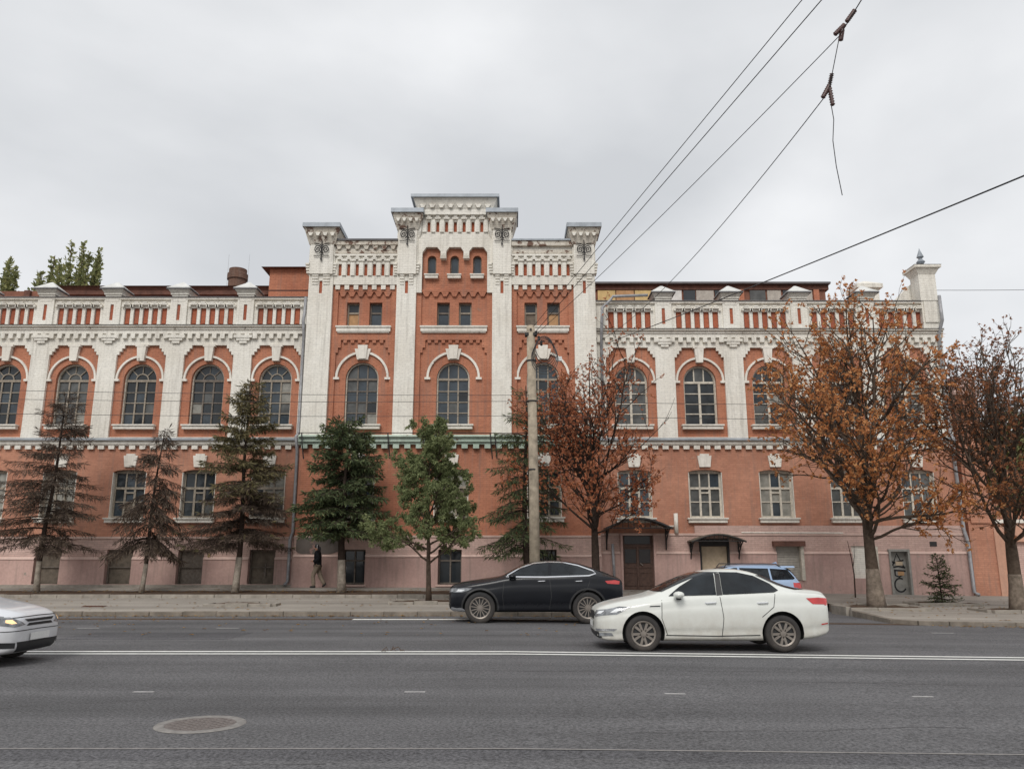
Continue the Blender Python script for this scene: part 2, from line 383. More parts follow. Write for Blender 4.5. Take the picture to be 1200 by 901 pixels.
# markings: the double centre line, short lane dashes, the broken edge line
strip(-60, 55, 14.66, 14.79, 'mpaint', 'centre_line', 115, y0b=14.32, y1b=14.45)
strip(-60, 55, 15.02, 15.16, 'mpaint', 'centre_line', 115, y0b=14.68, y1b=14.82)
for X in (-14.6, -11.2, -7.9, -4.58, -1.2, 2.04, 5.12, 8.4, 11.8):
    strip(X - .14, X + .12, 10.44, 10.505, 'mpaintw', 'lane_dash', 1)
for X in (-21, -17.0, -13.9, -10.6, -7.2, 10.2, 13.4, 16.4): strip(X, X + .55, 20.1, 20.2, 'mpaintw', 'lane_dash', 1)
strip(-4.5, 3.6, 23.15, 23.5, 'mpaint', 'edge_line', 8)
strip(-15.2, -14.2, 22.2, 22.3, 'mpaintw', 'edge_line', 1)
strip(-60, 55, -15, 7.44, 'patch', 'road_patch', 60, .003)
strip(-60, 55, 7.44, 7.475, 'seam', 'road_seam', 115, .006)
rc = random.Random(8)
def crack(x, y, n, dx, dy, w):
    mb = MB(); p = [(x, y)]
    for i in range(n): p.append((p[-1][0] + dx * rc.uniform(.6, 1.4) + rc.uniform(-.06, .06), p[-1][1] + dy * rc.uniform(.4, 1.5) + rc.uniform(-.05, .05)))
    for a, b in zip(p, p[1:]):
        d = Vector((b[0] - a[0], b[1] - a[1])).normalized(); q = Vector((-d.y, d.x)) * w * rc.uniform(.5, 1.2)
        mb.poly([(a[0] - q.x, a[1] - q.y, zroad(*a) + .0075), (b[0] - q.x, b[1] - q.y, zroad(*b) + .0075), (b[0] + q.x, b[1] + q.y, zroad(*b) + .0075), (a[0] + q.x, a[1] + q.y, zroad(*a) + .0075)])
    build(mb, 'road_crack', 'tar', road, fix=False)
for a in ((-6.2, 9.2, 14, .16, .06, .006), (1.2, 8.2, 18, .2, .03, .006), (3.4, 11.6, 16, .25, -.02, .008), (-1.5, 12.4, 22, .3, .015, .008), (-9, 17.6, 26, .35, .02, .012), (5.6, 18.2, 20, .4, -.03, .012), (-3.2, 6.7, 12, .14, .03, .005), (2.6, 6.5, 16, .16, -.01, .005)): crack(*a)
strip(-9.5, -5.9, 17.2, 18.9, 'patch', 'road_patch', 4, .0035)
strip(-70 + 10, 55, 24.2, 24.72, 'soil', 'gutter_dirt', 60, .004, 21.9, 22.45)
# manhole
mh = empty('manhole_cover', (-3.12, 8.5, zroad(-3.1, 8.5))); mh.rotation_euler = (0, 0, .15)
tag(mh, 'round cast iron manhole cover set in the asphalt', 'manhole cover')
build(MB().lathe([(.34, .003), (.345, .010), (.36, .012), (.43, .010), (.44, .002)], 'z', k=48), 'collar', 'ring', mh, smooth=True)
q = MB().lathe([(0.001, .006), (.34, .006)], 'z', k=40)
rr = random.Random(2)
for i in range(-6, 7):
    for j in range(-6, 7):
        x, y = i * .05, j * .05
        if math.hypot(x, y) < .31 and (i + j) % 2 == 0: q.box(x - .016, x + .016, y - .016, y + .016, .004, .011)
build(q, 'lid', 'castiron', mh)
# pavements
def zs(X, Y):
    k = max(0, min(1, (Y - 24) / 11)); a = zg(X) + .10
    b = .30 if X < 3.9 else zwall(X)
    return a + (b - a) * k
pavl = struct(surf('pavement_left', [(-60, 24.85), (4.2, 24.85), (4.2, 31.0), (-60, 31.0)], 1.2, zs, 'pave'))
pr = [(10.9, 23.4), (11.3, 22.95), (12.0, 22.8), (60, 22.4), (60, 35.4), (3.8, 35.4), (3.8, 31.0), (4.4, 30.6), (11.0, 30.4), (11.3, 29.0), (11.0, 26)]
pavr = struct(surf('pavement_right', pr, 1.0, zs, 'pave'))
stone = MB().box(-.494, .494, -.075, .075, -.3, 0).mesh('kerb_stone', 'kerb')
bmx = bmesh.new(); bmx.from_mesh(stone); bmesh.ops.bevel(bmx, geom=bmx.edges[:], offset=.01, segments=1, affect='EDGES'); bmx.to_mesh(stone); bmx.free()
rk = random.Random(5)
stoned = stone.copy(); stoned.materials.clear(); stoned.materials.append(M['kerbd'])
def kerb(points, zf, parent, step=1.0, dz=.006, me=None):
    pts = [Vector(p) for p in points]
    for a, b in zip(pts, pts[1:]):
        L = (b - a).length; n = max(1, round(L / step)); d = (b - a) / n; ang = math.atan2(d.y, d.x)
        for i in range(n):
            c = a + d * (i + .5)
            o = put(me or stone, 'kerb_stone', parent, (c.x, c.y + rk.uniform(-.012, .012), zf(c.x, c.y) + dz + rk.uniform(-.012, .01)), ang + rk.uniform(-.008, .008))
            o.rotation_euler[1] = -math.atan2(zf(a.x + d.x * (i + 1), a.y + d.y * (i + 1)) - zf(a.x + d.x * i, a.y + d.y * i), d.length)
            o.scale = (d.length, 1, 1)
kerb([(-34, 24.78), (4.2, 24.78)], zs, pavl, me=stoned); kerb([(4.2, 24.85), (4.2, 30.6)], zs, pavl)
kerb([(11.25, 29.0), (10.95, 26), (10.85, 23.5), (11.25, 22.9), (12, 22.72), (30, 22.5)], zs, pavr, .9, me=stoned)
kerb([(4.4, 30.5), (11.1, 30.3)], zs, pavr)
# planted strip and the raised walk along the wall
soil = struct(surf('planting_strip', [(-60, 31.1), (3.5, 31.1), (3.5, 33.45), (-60, 33.45)], .7, lambda x, y: .33 + (y - 31.1) * .03 + .02 * math.sin(x * 3.1) * math.sin(y * 5), 'soil'))
kerb([(-34, 31.04), (3.6, 31.04)], lambda x, y: .345, soil)
wk = MB().box(-60, 3.75, 33.4, 35.4, -.6, .5)
walk = struct(build(wk, 'wall_walkway', 'pave'))
b2 = MB().box(-60, 3.75, 34.45, 35.0, .5, .60); build(b2, 'wall_footing', 'kerb', walk)
def bed(name, cx, cy, rx, ry, label, n=9, full=True):
    e = empty(name, (cx, cy, zs(cx, cy))); tag(e, label, 'tree bed', 'kerbed tree beds in the pavement')
    mb = MB(); pts = []
    for i in range(28):
        a = 2 * math.pi * i / 28; pts.append((math.cos(a) * rx, math.sin(a) * ry))
    zl = lambda x, y: zs(cx + x, cy + y) - zs(cx, cy)
    vs, fs = fillpoly(pts, .3); mb.v = [(p.x, p.y, zl(p.x, p.y) + .03 + .05 * rk.random()) for p in vs]; mb.f = fs
    me = mb.mesh('soil', 'soil', True, False)
    if me.polygons[0].normal.z < 0: me.flip_normals()
    put(me, 'soil', e)
    for s in (-1, 1):                  # straight stones front and back
        m = max(2, round(2 * rx / .8))
        for i in range(m):
            if s == 1 and rk.random() < .4: continue
            x = -rx + (i + .5) * 2 * rx / m; o = put(stone, 'kerb_stone', e, (x, s * ry * .98 + rk.uniform(-.04, .04), zl(x, s * ry) + .1 + rk.uniform(-.02, .02)), rk.uniform(-.07, .07)); o.scale = (2 * rx / m, 1, 1)
    for s in (-1, 1):
        o = put(stone, 'kerb_stone', e, (s * rx, 0, zl(s * rx, 0) + .08), math.pi / 2 + rk.uniform(-.1, .1)); o.scale = (1.4 * ry, 1, 1)
    return e
bed('tree_bed', 12.2, 27.3, 1.3, .8, 'stone edged soil bed round the orange maple trunk')
bed('tree_bed', 15.4, 29.4, 1.15, .55, 'stone edged soil bed under the little fir')
bed('tree_bed', 16.5, 26.8, 1.3, .8, 'stone edged soil bed round the half bare brown tree')
bed('tree_bed', -8.9, 27.2, 1.1, .6, 'stone edged soil bed in the left pavement with no tree')
bed('tree_bed', -2.9, 28.3, 1.2, .7, 'stone edged soil bed under the green leafy tree')
gr = MB().box(-.33, .33, -.2, .2, -.02, .012)
for i in range(6): gr.box(-.3 + i * .11, -.3 + i * .11 + .05, -.18, .18, .01, .022)
tag(build(gr, 'drain_grate', 'rust', None, (-13.6, 26.8, zs(-13.6, 26.8))), 'rusty drain grate in the left pavement', 'drain')

# ------------------------------------------------------------ the brick building
BR = Vector((-5, 35, .4))
bld = empty('brick_building', BR)
tag(bld, 'long orange and white brick building with towered centre and two arcaded wings', 'building')
def B(mb, name, mat, kind=None, smooth=False): return build(mb, name, mat, bld, -BR, smooth, True, kind)
def at_b(me, name, x, y, z, parent=None): return put(me, name, parent or bld, (Vector((x, y, z)) - BR) if parent is None else (x, y, z))
def rect(x0, x1, z0, z1): return [(x0, z0), (x1, z0), (x1, z1), (x0, z1)]
def arch(cx, zb, zsp, w, rise=None, n=14):
    rise = w if rise is None else rise; p = [(cx - w, zb), (cx + w, zb)]
    return p + [(cx + w * math.cos(math.pi * i / n), zsp + rise * math.sin(math.pi * i / n)) for i in range(n + 1)]
rw = random.Random(11)
GL = ['glass', 'glass', 'glassb', 'glassb', 'glassc', 'glassc', 'curtain']
_pc = {}
def pane_mesh(key, pts, mat):
    k = (key, mat)
    if k not in _pc:
        mb = MB(); mb.prism(pts, 0, .012); _pc[k] = mb.mesh('pane', mat)
    return _pc[k]
_fc = {}
def arch_window(x, y, zb, w, hs, cols, rows, fan, wood='wood', seed=0, rise=None, glass=None, sill=True, silmat='trim', hide=()):
    """frame with mullions at (x,y), sill at zb; half width w, springing hs above zb"""
    rise = w if rise is None else rise
    key = (w, hs, cols, rows, fan, wood, rise)
    if key not in _fc:
        mb = MB(); t = .075
        inner = [(a * (w - t) / w, (b - hs) * (rise - t) / max(rise, .01) + hs if b > hs else max(b, t)) for a, b in arch(0, 0, hs, w, rise)]
        mb.sheet(arch(0, 0, hs, w, rise), [inner], 0, .12)
        if fan is not None: mb.box(-w + t, w - t, -.02, .1, hs - .07, hs + .03)
        for c in range(1, cols):
            cx = -w + t + c * (2 * w - 2 * t) / cols; hw = .032 if cols == 3 else .05
            mb.box(cx - hw, cx + hw, -.005, .09, t, hs - .07 if fan is not None else hs + rise - t - .03)
        for rr_ in range(1, rows):
            cz = t + rr_ * (hs - .07 - t) / rows; mb.box(-w + t, w - t, .005, .08, cz - .022, cz + .022)
        if fan == 'radial':
            for a in (45, 90, 135):
                d = Vector((math.cos(R(a)), math.sin(R(a)))); q = Vector((-d.y, d.x)) * .02
                a0, a1 = d * .3, d * (w - t + .01)
                mb.prism([(p.x, p.y + hs) for p in (a0 - q, a1 - q, a1 + q, a0 + q)], .005, .07)
            ring = [(.3 * math.cos(R(i * 15)), hs + .03 + .3 * math.sin(R(i * 15))) for i in range(13)] + [(.25 * math.cos(R(i * 15)), hs + .03 + .25 * math.sin(R(i * 15))) for i in range(12, -1, -1)]
            mb.sheet(ring, [], .004, .07)
        elif fan == 'bars':
            for c in (1, 2):
                cx = -w + t + c * (2 * w - 2 * t) / 3; zt = hs + math.sqrt(max(0, 1 - (cx / w) ** 2)) * (rise - t) + .02
                mb.box(cx - .028, cx + .028, 0, .08, hs + .03, zt)
        _fc[key] = mb.mesh('window', wood)
    o = at_b(_fc[key], 'window', x, y, zb); t = .075
    ck = ('casing', w, hs, rise)
    if ck not in _fc:
        q = .055; inn = [(a * (w - q) / w, (b - hs) * (rise - q) / max(rise, .01) + hs if b > hs else max(b, .02)) for a, b in arch(0, 0, hs, w, rise)]
        _fc[ck] = MB().sheet(arch(0, .0, hs, w, rise), [inn], -.06, -.002).mesh('window_casing', 'woodw')
    put(_fc[ck], 'window_casing', o)
    rs = random.Random(seed)
    bias = rs.choice(GL[:6]) if glass is None else glass
    def addp(k, pts, ox, oz):
        mt = rs.choice(GL) if rs.random() < .3 else bias
        p = put(pane_mesh(k, pts, mt), 'pane', o, (ox, .05, oz)); p.rotation_euler = (R(rs.uniform(-.8, .8)), 0, R(rs.uniform(-.8, .8)))
    cw = (2 * w - 2 * t) / cols; rh = (hs - .07 - t) / rows
    for c in range(cols):
        for r_ in range(rows):
            if (c, r_) in hide: continue
            addp(('r', cw, rh), rect(-cw / 2, cw / 2, -rh / 2, rh / 2), -w + t + (c + .5) * cw, t + (r_ + .5) * rh)
    wi = w - t
    if fan == 'radial':
        for k in range(4):
            pts = [(.29 * math.cos(R(k * 45)), .29 * math.sin(R(k * 45)))] + [(wi * math.cos(R(k * 45 + i * 9)), wi * math.sin(R(k * 45 + i * 9))) for i in range(6)] + [(.29 * math.cos(R(k * 45 + 45)), .29 * math.sin(R(k * 45 + 45)))]
            addp(('f', w, k), pts, 0, hs)
        addp(('h', w), [(.29 * math.cos(R(i * 15)), .29 * math.sin(R(i * 15))) for i in range(13)], 0, hs + .02)
    elif fan is not None:
        for c in range(3):
            a, b = -wi + c * 2 * wi / 3, -wi + (c + 1) * 2 * wi / 3
            top = [(b + (a - b) * i / 6, math.sqrt(max(0, 1 - ((b + (a - b) * i / 6) / w) ** 2)) * (rise - t * .6)) for i in range(7)]
            addp(('b', w, rise, c), [(a, 0), (b, 0)] + [p for p in top if p[1] > .005], 0, hs)
    else:
        pass
    if sill:
        sm = _pc.get(('sill', w, silmat))
        if sm is None:
            mb = MB().box(-w - .16, w + .16, -.42, .0, -.2, -.06); mb.box(-w - .2, w + .2, -.48, .0, -.06, .0)
            sm = _pc[('sill', w, silmat)] = mb.mesh('window_sill', silmat)
        put(sm, 'window_sill', o)
    return o
# --- wings -------------------------------------------------------------
LW = [-10.7 - 3.06 * k for k in range(7)]
RW = [5.38 + 3.11 * k for k in range(5)]
def wing(xs, x0, x1, side):
    gap = 3.06 if side == 'l' else 3.11
    wy = 35.0
    dz = 0 if side == 'l' else -.08
    dp = -.05 if side == 'l' else -.23
    base = .3 if side == 'l' else -.1
    ledge = 1.70 if side == 'l' else 1.93
    ptop = 2.58 if side == 'l' else 2.72
    # ground floor wall
    lw = [(x, 3.40, 5.38) for x in xs]
    holes = [arch(x, zb, zt, .74, .13, 8) for x, zb, zt in lw]
    B(MB().sheet(rect(x0, x1, ptop, 6.62), holes, wy - .05, wy + .4), 'ground_floor_wall', 'orange_low')
    for i, (x, zb, zt) in enumerate(lw):
        rect_window(x, wy + .15, zb, .735, zt - zb, seed=i + (30 if side == 'l' else 60))
        at_b(KEY['low'], 'keystone', x, wy - .05, 5.62)
    # plinth
    bas = []
    if side == 'l':
        bas = [rect(x - .56 - .03, x + .53, .62, 2.06) for x in xs]
    else:
        bas = [rect(4.72, 6.12, .05, 2.80 - .1), rect(8.06, 9.34, .02, 2.52), rect(11.36, 12.42, .75, 2.34), rect(14.6, 15.62, .86, 2.22), rect(16.16, 17.02, -.05, 2.05)]
    up = [[(max(min(p[0], x1), x0), max(p[1], ledge)) for p in h] for h in bas if h[2][1] > ledge + .02]
    lo = [[(p[0], min(p[1], ledge)) for p in h] for h in bas]
    def notch(x0, x1, z0, z1, hs, top):   # holes that touch the border become notches
        if top:
            pts = [(x0, z0), (x1, z0), (x1, z1)]
            for h in sorted(hs, key=lambda h: -h[0][0]): pts += [(h[1][0], z1), (h[1][0], h[0][1]), (h[0][0], h[0][1]), (h[0][0], z1)]
            return pts + [(x0, z1)]
        pts = [(x0, z0)]
        for h in sorted(hs, key=lambda h: h[0][0]): pts += [(h[0][0], z0), (h[0][0], h[2][1]), (h[1][0], h[2][1]), (h[1][0], z0)]
        return pts + [(x1, z0), (x1, z1), (x0, z1)]
    B(MB().sheet(notch(x0, x1, ledge, ptop, up, False), [], wy - .12, wy + .4), 'upper_plinth', 'pink')
    B(MB().sheet(notch(x0, x1, base, ledge, lo, True), [], wy - .2, wy + .4), 'lower_plinth', 'pinkp')
    mb = MB(); xx = x0
    for h in sorted(bas, key=lambda h: h[0][0]) + [None]:
        e = x1 if h is None else h[0][0]
        if e - xx > .05: B(MB().frustum((xx, e, wy - .235, wy - .1), (xx, e, wy - .16, wy - .1), ledge - .05, ledge + .05), 'plinth_ledge', 'pinkl')
        if h: xx = h[1][0]
    B(MB().box(x0, x1, wy - .16, wy - .04, ptop - .06, ptop + .03), 'plinth_band', 'pinkl')
    # belt course
    B(MB().box(x0, x1, wy - .22, wy + .1, 6.62, 6.78).box(x0, x1, wy - .16, wy + .1, 6.56, 6.62), 'belt_course', 'trim')
    B(MB().frustum((x0, x1, wy - .34, wy + .1), (x0, x1, wy - .14, wy + .1), 6.78, 6.91), 'belt_flashing', 'zinc')
    mb = MB(); n = int((x1 - x0) / .46)
    for i in range(n):
        a = x0 + .1 + i * .46; mb.box(a, a + .26, wy - .17, wy - .03, 6.40, 6.57)
    B(mb, 'belt_dentils', 'white', 'stuff')
    # upper floor
    B(MB().sheet(rect(x0, x1, 6.85, 11.6), [arch(x, 7.5, 9.58 + dz, .74) for x in xs], wy, wy + .4), 'upper_wall', 'orange')
    pan = []
    for x in xs:
        hw = 1.12; zt = 11.16 + dz * 1.4
        pan.append([(x - hw, 6.94), (x + hw, 6.94), (x + hw, zt - .45), (x + hw - .11, zt - .45), (x + hw - .11, zt - .3), (x + hw - .22, zt - .3), (x + hw - .22, zt - .15), (x + hw - .33, zt - .15), (x + hw - .33, zt),
                    (x - hw + .33, zt), (x - hw + .33, zt - .15), (x - hw + .22, zt - .15), (x - hw + .22, zt - .3), (x - hw + .11, zt - .3), (x - hw + .11, zt - .45), (x - hw, zt - .45)])
    B(MB().sheet(rect(x0, x1, 6.9, 11.72 + dp), pan, wy - .13, wy + .02), 'white_piers', 'white')
    for i, x in enumerate(xs):
        fan = 'radial' if side == 'l' else 'bars'
        arch_window(x, wy + .2, 7.5, .735, 2.08 + dz, 3 if side == 'l' else 2, 4, fan, ('woodg' if i in (1,) else 'wood') if side == 'l' else 'woodw', seed=i + (0 if side == 'l' else 20), glass='glassc' if (side == 'l' and i in (3,)) else None)
        at_b(KEY['wing'], 'keystone', x, wy, 10.42 + dz)
        at_b(ARC['wing'], 'arch_moulding', x, wy, 9.6 + dz)
    # frieze, dentils, stepped corbels
    B(MB().box(x0, x1, wy - .25, wy, 11.72 + dp, 11.9 + dp), 'frieze_band', 'white')
    mb = MB(); n = int((x1 - x0) / .37)
    for i in range(n):
        a = x0 + .06 + i * .37; mb.box(a, a + .2, wy - .27, wy - .1, 11.5 + dp, 11.72 + dp)
    for x in xs[:-1] if side == 'r' else xs[:]:
        px = x + gap / 2 if side == 'r' else x - gap / 2
        for k, hw in enumerate((.42, .3, .17)): mb.box(px - hw, px + hw, wy - .285 + .03 * k, wy - .1, 11.53 - .12 * k + dp, 11.66 - .12 * k + dp)
    B(mb, 'frieze_corbels', 'white', 'stuff')
    B(MB().box(x0, x1, wy - .3, wy + .3, 11.9 + dp, 12.02 + dp).box(x0, x1, wy - .4, wy + .3, 12.02 + dp, 12.10 + dp), 'cornice', 'trim')
    B(MB().frustum((x0, x1, wy - .46, wy + .2), (x0, x1, wy - .2, wy + .2), 12.10 + dp, 12.17 + dp), 'cornice_flashing', 'zinc')
    # parapet
    holes = []; mb = MB(); cm = MB()
    for x in xs:
        for k in range(5):
            cx = x + (k - 2) * .42
            holes.append(rect(cx - .135, cx + .135, 12.2 + dp, 12.98 + dp))
            at_b(SLOT['p'], 'recessed_panel', cx, wy - .02, 12.2 + dp)
            for s in (-1, 1): mb.box(cx + s * .19 - .05, cx + s * .19 + .05, wy - .25, wy - .1, 13.0 + dp, 13.10 + dp)
            mb.box(cx - .16, cx + .16, wy - .265, wy - .1, 13.10 + dp, 13.17 + dp); mb.box(cx - .09, cx + .09, wy - .28, wy - .1, 13.17 + dp, 13.23 + dp)
    piers = [x - gap / 2 for x in xs] if side == 'l' else [x + gap / 2 for x in xs[:-1]]
    B(MB().sheet(rect(x0, x1, 12.12 + dp, 13.36 + dp), holes, wy - .13, wy + .05), 'parapet_wall', 'white')
    B(MB().box(x0, x1, wy + .05, wy + .4, 12.1 + dp, 13.36 + dp), 'parapet_back', 'slot')
    B(mb, 'parapet_corbels', 'white', 'stuff')
    B(MB().box(x0, x1, wy - .24, wy + .45, 13.36 + dp, 13.46 + dp), 'parapet_coping', 'trim')
    B(MB().frustum((x0, x1, wy - .3, wy + .5), (x0, x1, wy - .18, wy + .4), 13.46 + dp, 13.52 + dp), 'parapet_flashing', 'roofdark')
    for x in piers: 
        o = at_b(PIER['shaft'], 'parapet_pier', x, wy, 12.17 + dp)
        put(PIER['slot'], 'slot', o); put(PIER['edge'], 'cap_edge', put(PIER['cap'], 'pier_cap', o))
    return piers
KEY, ARC, SLOT, PIER = {}, {}, {}, {}
KEY['low'] = MB().prism([(-.24, 0), (.24, 0), (.31, .5), (.2, .5), (.2, .58), (-.2, .58), (-.2, .5), (-.31, .5)], -.09, .02).mesh('keystone', 'trim')
KEY['wing'] = MB().prism([(-.15, 0), (.15, 0), (.21, .66), (-.21, .66)], -.19, .02).prism([(-.28, .66), (.28, .66), (.28, .76), (-.28, .76)], -.2, .02).mesh('keystone', 'trim')
KEY['mid'] = MB().prism([(-.24, 0), (.24, 0), (.36, .5), (-.36, .5)], -.14, .02).prism([(-.16, .03), (.16, .03), (.22, .66), (-.22, .66)], -.2, .02).mesh('keystone', 'trim')
def arcmesh(r, t, foot):
    o = [((r + t) * math.cos(R(i * 7.5)), (r + t) * math.sin(R(i * 7.5))) for i in range(25)]; i_ = [(r * math.cos(R(i * 7.5)), r * math.sin(R(i * 7.5))) for i in range(24, -1, -1)]
    mb = MB().sheet(o + i_, [], -.09, .02)
    for s in (-1, 1): mb.box(s * (r + t / 2) - .13, s * (r + t / 2) + .13, -.12, .02, -.11, -.01)
    return mb.mesh('arch_moulding', 'trim')
ARC['wing'] = arcmesh(1.0, .09, .1); ARC['mid'] = arcmesh(1.1, .1, .12)
SLOT['p'] = MB().box(-.14, .14, 0, .06, 0, .78).box(-.09, .09, -.03, .0, .06, .66).mesh('recessed_panel', 'slot')
SLOT['s'] = MB().box(-.08, .08, 0, .05, 0, .6).mesh('recessed_panel', 'slot')
PIER['shaft'] = MB().sheet(rect(-.38, .38, 0, 1.2), [rect(-.075, .075, .2, .95)], -.22, .06).box(-.38, .38, .06, .62, 0, 1.2).box(-.36, .36, -.2, .6, 1.2, 1.42).box(-.41, .41, -.25, .64, 1.42, 1.5).frustum((-.41, .41, -.25, .64), (-.5, .5, -.38, .56), 1.5, 1.645).box(-.28, .28, -.235, -.1, 1.1, 1.2).mesh('parapet_pier', 'white')
PIER['slot'] = MB().box(-.085, .085, -.175, -.135, .18, .97).mesh('slot', 'slot')
PIER['cap'] = MB().box(-.54, .54, -.42, .60, 1.66, 1.73).frustum((-.52, .52, -.40, .58), (-.04, .04, .06, .14), 1.73, 2.12).mesh('pier_cap', 'capz')
PIER['edge'] = MB().box(-.56, .56, -.44, .62, 1.64, 1.69).mesh('cap_edge', 'roofdark')
def rect_window(x, y, zb, w, h, seed=0, rise=.13):
    """ground floor window: three lights above a transom, casements below, pale peeling frame"""
    rs = random.Random(seed); key = ('rw', w, h, x > 3)
    t = .1; zt = .66 * h
    if key not in _fc:
        mb = MB(); mb.sheet(arch(0, 0, h, w, rise, 8), [rect(-w + t, w - t, t, h - .03)], 0, .12)
        mb.box(-w + t, w - t, -.015, .1, zt - .05, zt + .05)
        for s in (-1, 1):
            cx = s * (w - t) / 3; mb.box(cx - .045, cx + .045, -.005, .09, t, zt - .05); mb.box(cx - .03, cx + .03, 0, .08, zt + .05, h - .03)
        mb.box(-w + t, w - t, .005, .08, .36 * h - .022, .36 * h + .022)
        mb.box(-(w - t) / 3, (w - t) / 3, -.012, .08, .56 * h - .03, .56 * h + .03)
        _fc[key] = mb.mesh('window', 'woodw' if x > 3 else 'wood')
    o = at_b(_fc[key], 'window', x, y, zb)
    cw = 2 * (w - t) / 3; bias = rs.choice(['glass', 'glass', 'glassb', 'glassc', 'curtain'])
    for c in range(3):
        for (a, b) in ((t, .36 * h), (.36 * h, zt), (zt, h - .03)):
            mt = bias if rs.random() < .75 else rs.choice(GL + ['tinb'])
            p = put(pane_mesh(('rr', cw, a, b), rect(-cw / 2, cw / 2, 0, b - a), mt), 'pane', o, (-w + t + (c + .5) * cw, .05, a)); p.rotation_euler = (R(rs.uniform(-.6, .6)), 0, R(rs.uniform(-.6, .6)))
    sm = _pc.get('sillr')
    if sm is None: sm = _pc['sillr'] = MB().box(-w - .1, w + .1, -.36, .0, -.2, -.05).box(-w - .15, w + .15, -.42, .0, -.05, .01).mesh('window_sill', 'trim')
    put(sm, 'window_sill', o)
    jm = _pc.get('jamb')
    if jm is None: jm = _pc['jamb'] = MB().box(-.016, .016, -.2, .0, 0, h).mesh('white_reveal', 'trim')
    for s in (-1, 1): put(jm, 'white_reveal', o, (s * (w - .004), 0, 0))
    return o
XL, XA, XB, XR = -32.2, -9.3, 3.8, 19.6
wing(LW, XL, XA, 'l'); wing(RW, XB, XR, 'r')
# basement openings, left wing: boarded recesses
for i, x in enumerate(LW):
    mb = MB().box(x - .59, x + .53, 35.12, 35.18, .6, 2.08)
    o = B(mb, 'basement_shutter', ['tinb', 'woodg', 'tinb', 'tinb', 'woodg', 'tinb', 'tinb'][i])
    fr = MB().box(x - .585, x - .52, 35.04, 35.12, .62, 2.06).box(x + .46, x + .525, 35.04, 35.12, .62, 2.06).box(x - .52, x + .46, 35.04, 35.12, 1.99, 2.06).box(x - .52, x + .46, 35.05, 35.12, 1.3, 1.34)
    if i == 0: fr.box(x + .05, x + .12, 35.05, 35.12, .9, 1.45)
    build(fr, 'frame', 'woodg', o)
    build(MB().box(x - .66, x + .6, 34.68, 35.1, .54, .62), 'sill', 'pinkl', o)
# --- centre block ------------------------------------------------------
CY = 34.62                                  # plane of the centre's orange brick
TW = [(-9.3, -8.2), (-5.27, -4.38), (-.9, -.02), (2.82, 3.8)]
BAY = [(-8.2, -5.27), (-4.38, -.9), (-.02, 2.82)]
BC = [-6.73, -2.64, 1.40]
B(MB().sheet(rect(XA, XB, 2.62, 6.62), [arch(c, 3.42, 5.38, .74, .13, 8) for c in BC], CY - .02, CY + .5), 'ground_floor_wall', 'orange')
for i, c in enumerate(BC):
    rect_window(c, CY + .16, 3.42, .735, 1.96, seed=80 + i); at_b(KEY['low'], 'keystone', c, CY - .02, 5.62)
bas = [rect(c - .5, c + .5, .62, 2.06) for c in BC]
def pz(hs, x0, x1, z0, z1, top):
    if top:
        pts = [(x0, z0), (x1, z0), (x1, z1)]
        for h in sorted(hs, key=lambda h: -h[0][0]): pts += [(h[1][0], z1), (h[1][0], h[0][1]), (h[0][0], h[0][1]), (h[0][0], z1)]
        return pts + [(x0, z1)]
    pts = [(x0, z0)]
    for h in hs: pts += [(h[0][0], z0), (h[0][0], h[2][1]), (h[1][0], h[2][1]), (h[1][0], z0)]
    return pts + [(x1, z0), (x1, z1), (x0, z1)]
B(MB().sheet(pz(bas, XA, XB, 1.8, 2.62, False), [], CY - .1, CY + .6), 'upper_plinth', 'pink')
B(MB().sheet(pz(bas, XA - .02, XB + .02, .3, 1.8, True), [], CY - .18, CY + .6), 'lower_plinth', 'pinkp')
mb = MB(); xx = XA
for h in bas + [None]:
    e = XB if h is None else h[0][0]; B(MB().frustum((xx, e, CY - .215, CY - .08), (xx, e, CY - .14, CY - .08), 1.75, 1.85), 'plinth_ledge', 'pinkl'); xx = h[1][0] if h else xx
B(MB().box(XA, XB, CY - .14, CY - .01, 2.57, 2.65), 'plinth_band', 'pinkl')
for i, c in enumerate(BC):                   # barred basement windows
    o = B(MB().box(c - .5, c + .5, CY + .32, CY + .36, .62, 2.06), 'basement_window', 'glass')
    f = MB()
    for xx in (c - .47, c, c + .47): f.box(xx - .03, xx + .03, CY + .24, CY + .31, .64, 2.05)
    for z in (.66, 1.6, 2.02): f.box(c - .5, c + .5, CY + .235, CY + .3, z - .03, z + .03)
    build(f, 'frame', 'woodg', o)
    if i == 2:
        gmb = MB()
        for k in range(6):
            gmb.tube([(c - .5 + k * .2, CY + .1, .62), (c - .3 + k * .2 - (.2 if k == 5 else 0), CY + .1, 2.06)], .012, 4); gmb.tube([(c + .5 - k * .2, CY + .12, .62), (c + .3 - k * .2 + (.2 if k == 5 else 0), CY + .12, 2.06)], .012, 4)
        build(gmb, 'grille', 'iron', o)
    build(MB().box(c - .58, c + .58, CY - .26, CY + .22, .54, .62), 'sill', 'pinkl', o)
# plaster lost beside the left tower
def blob(cx, cz, rx, rz, seed, n=26):
    r_ = random.Random(seed); return [(cx + rx * math.cos(2 * math.pi * i / n) * r_.uniform(.8, 1.08), cz + rz * math.sin(2 * math.pi * i / n) * r_.uniform(.75, 1.1)) for i in range(n)]
B(MB().prism([(min(max(a, -9.2), -7.35), min(max(b, 1.87), 2.56)) for a, b in blob(-8.3, 2.25, 1.15, .5, 3)], CY - .125, CY - .095), 'bare_plaster_patch', 'bare')
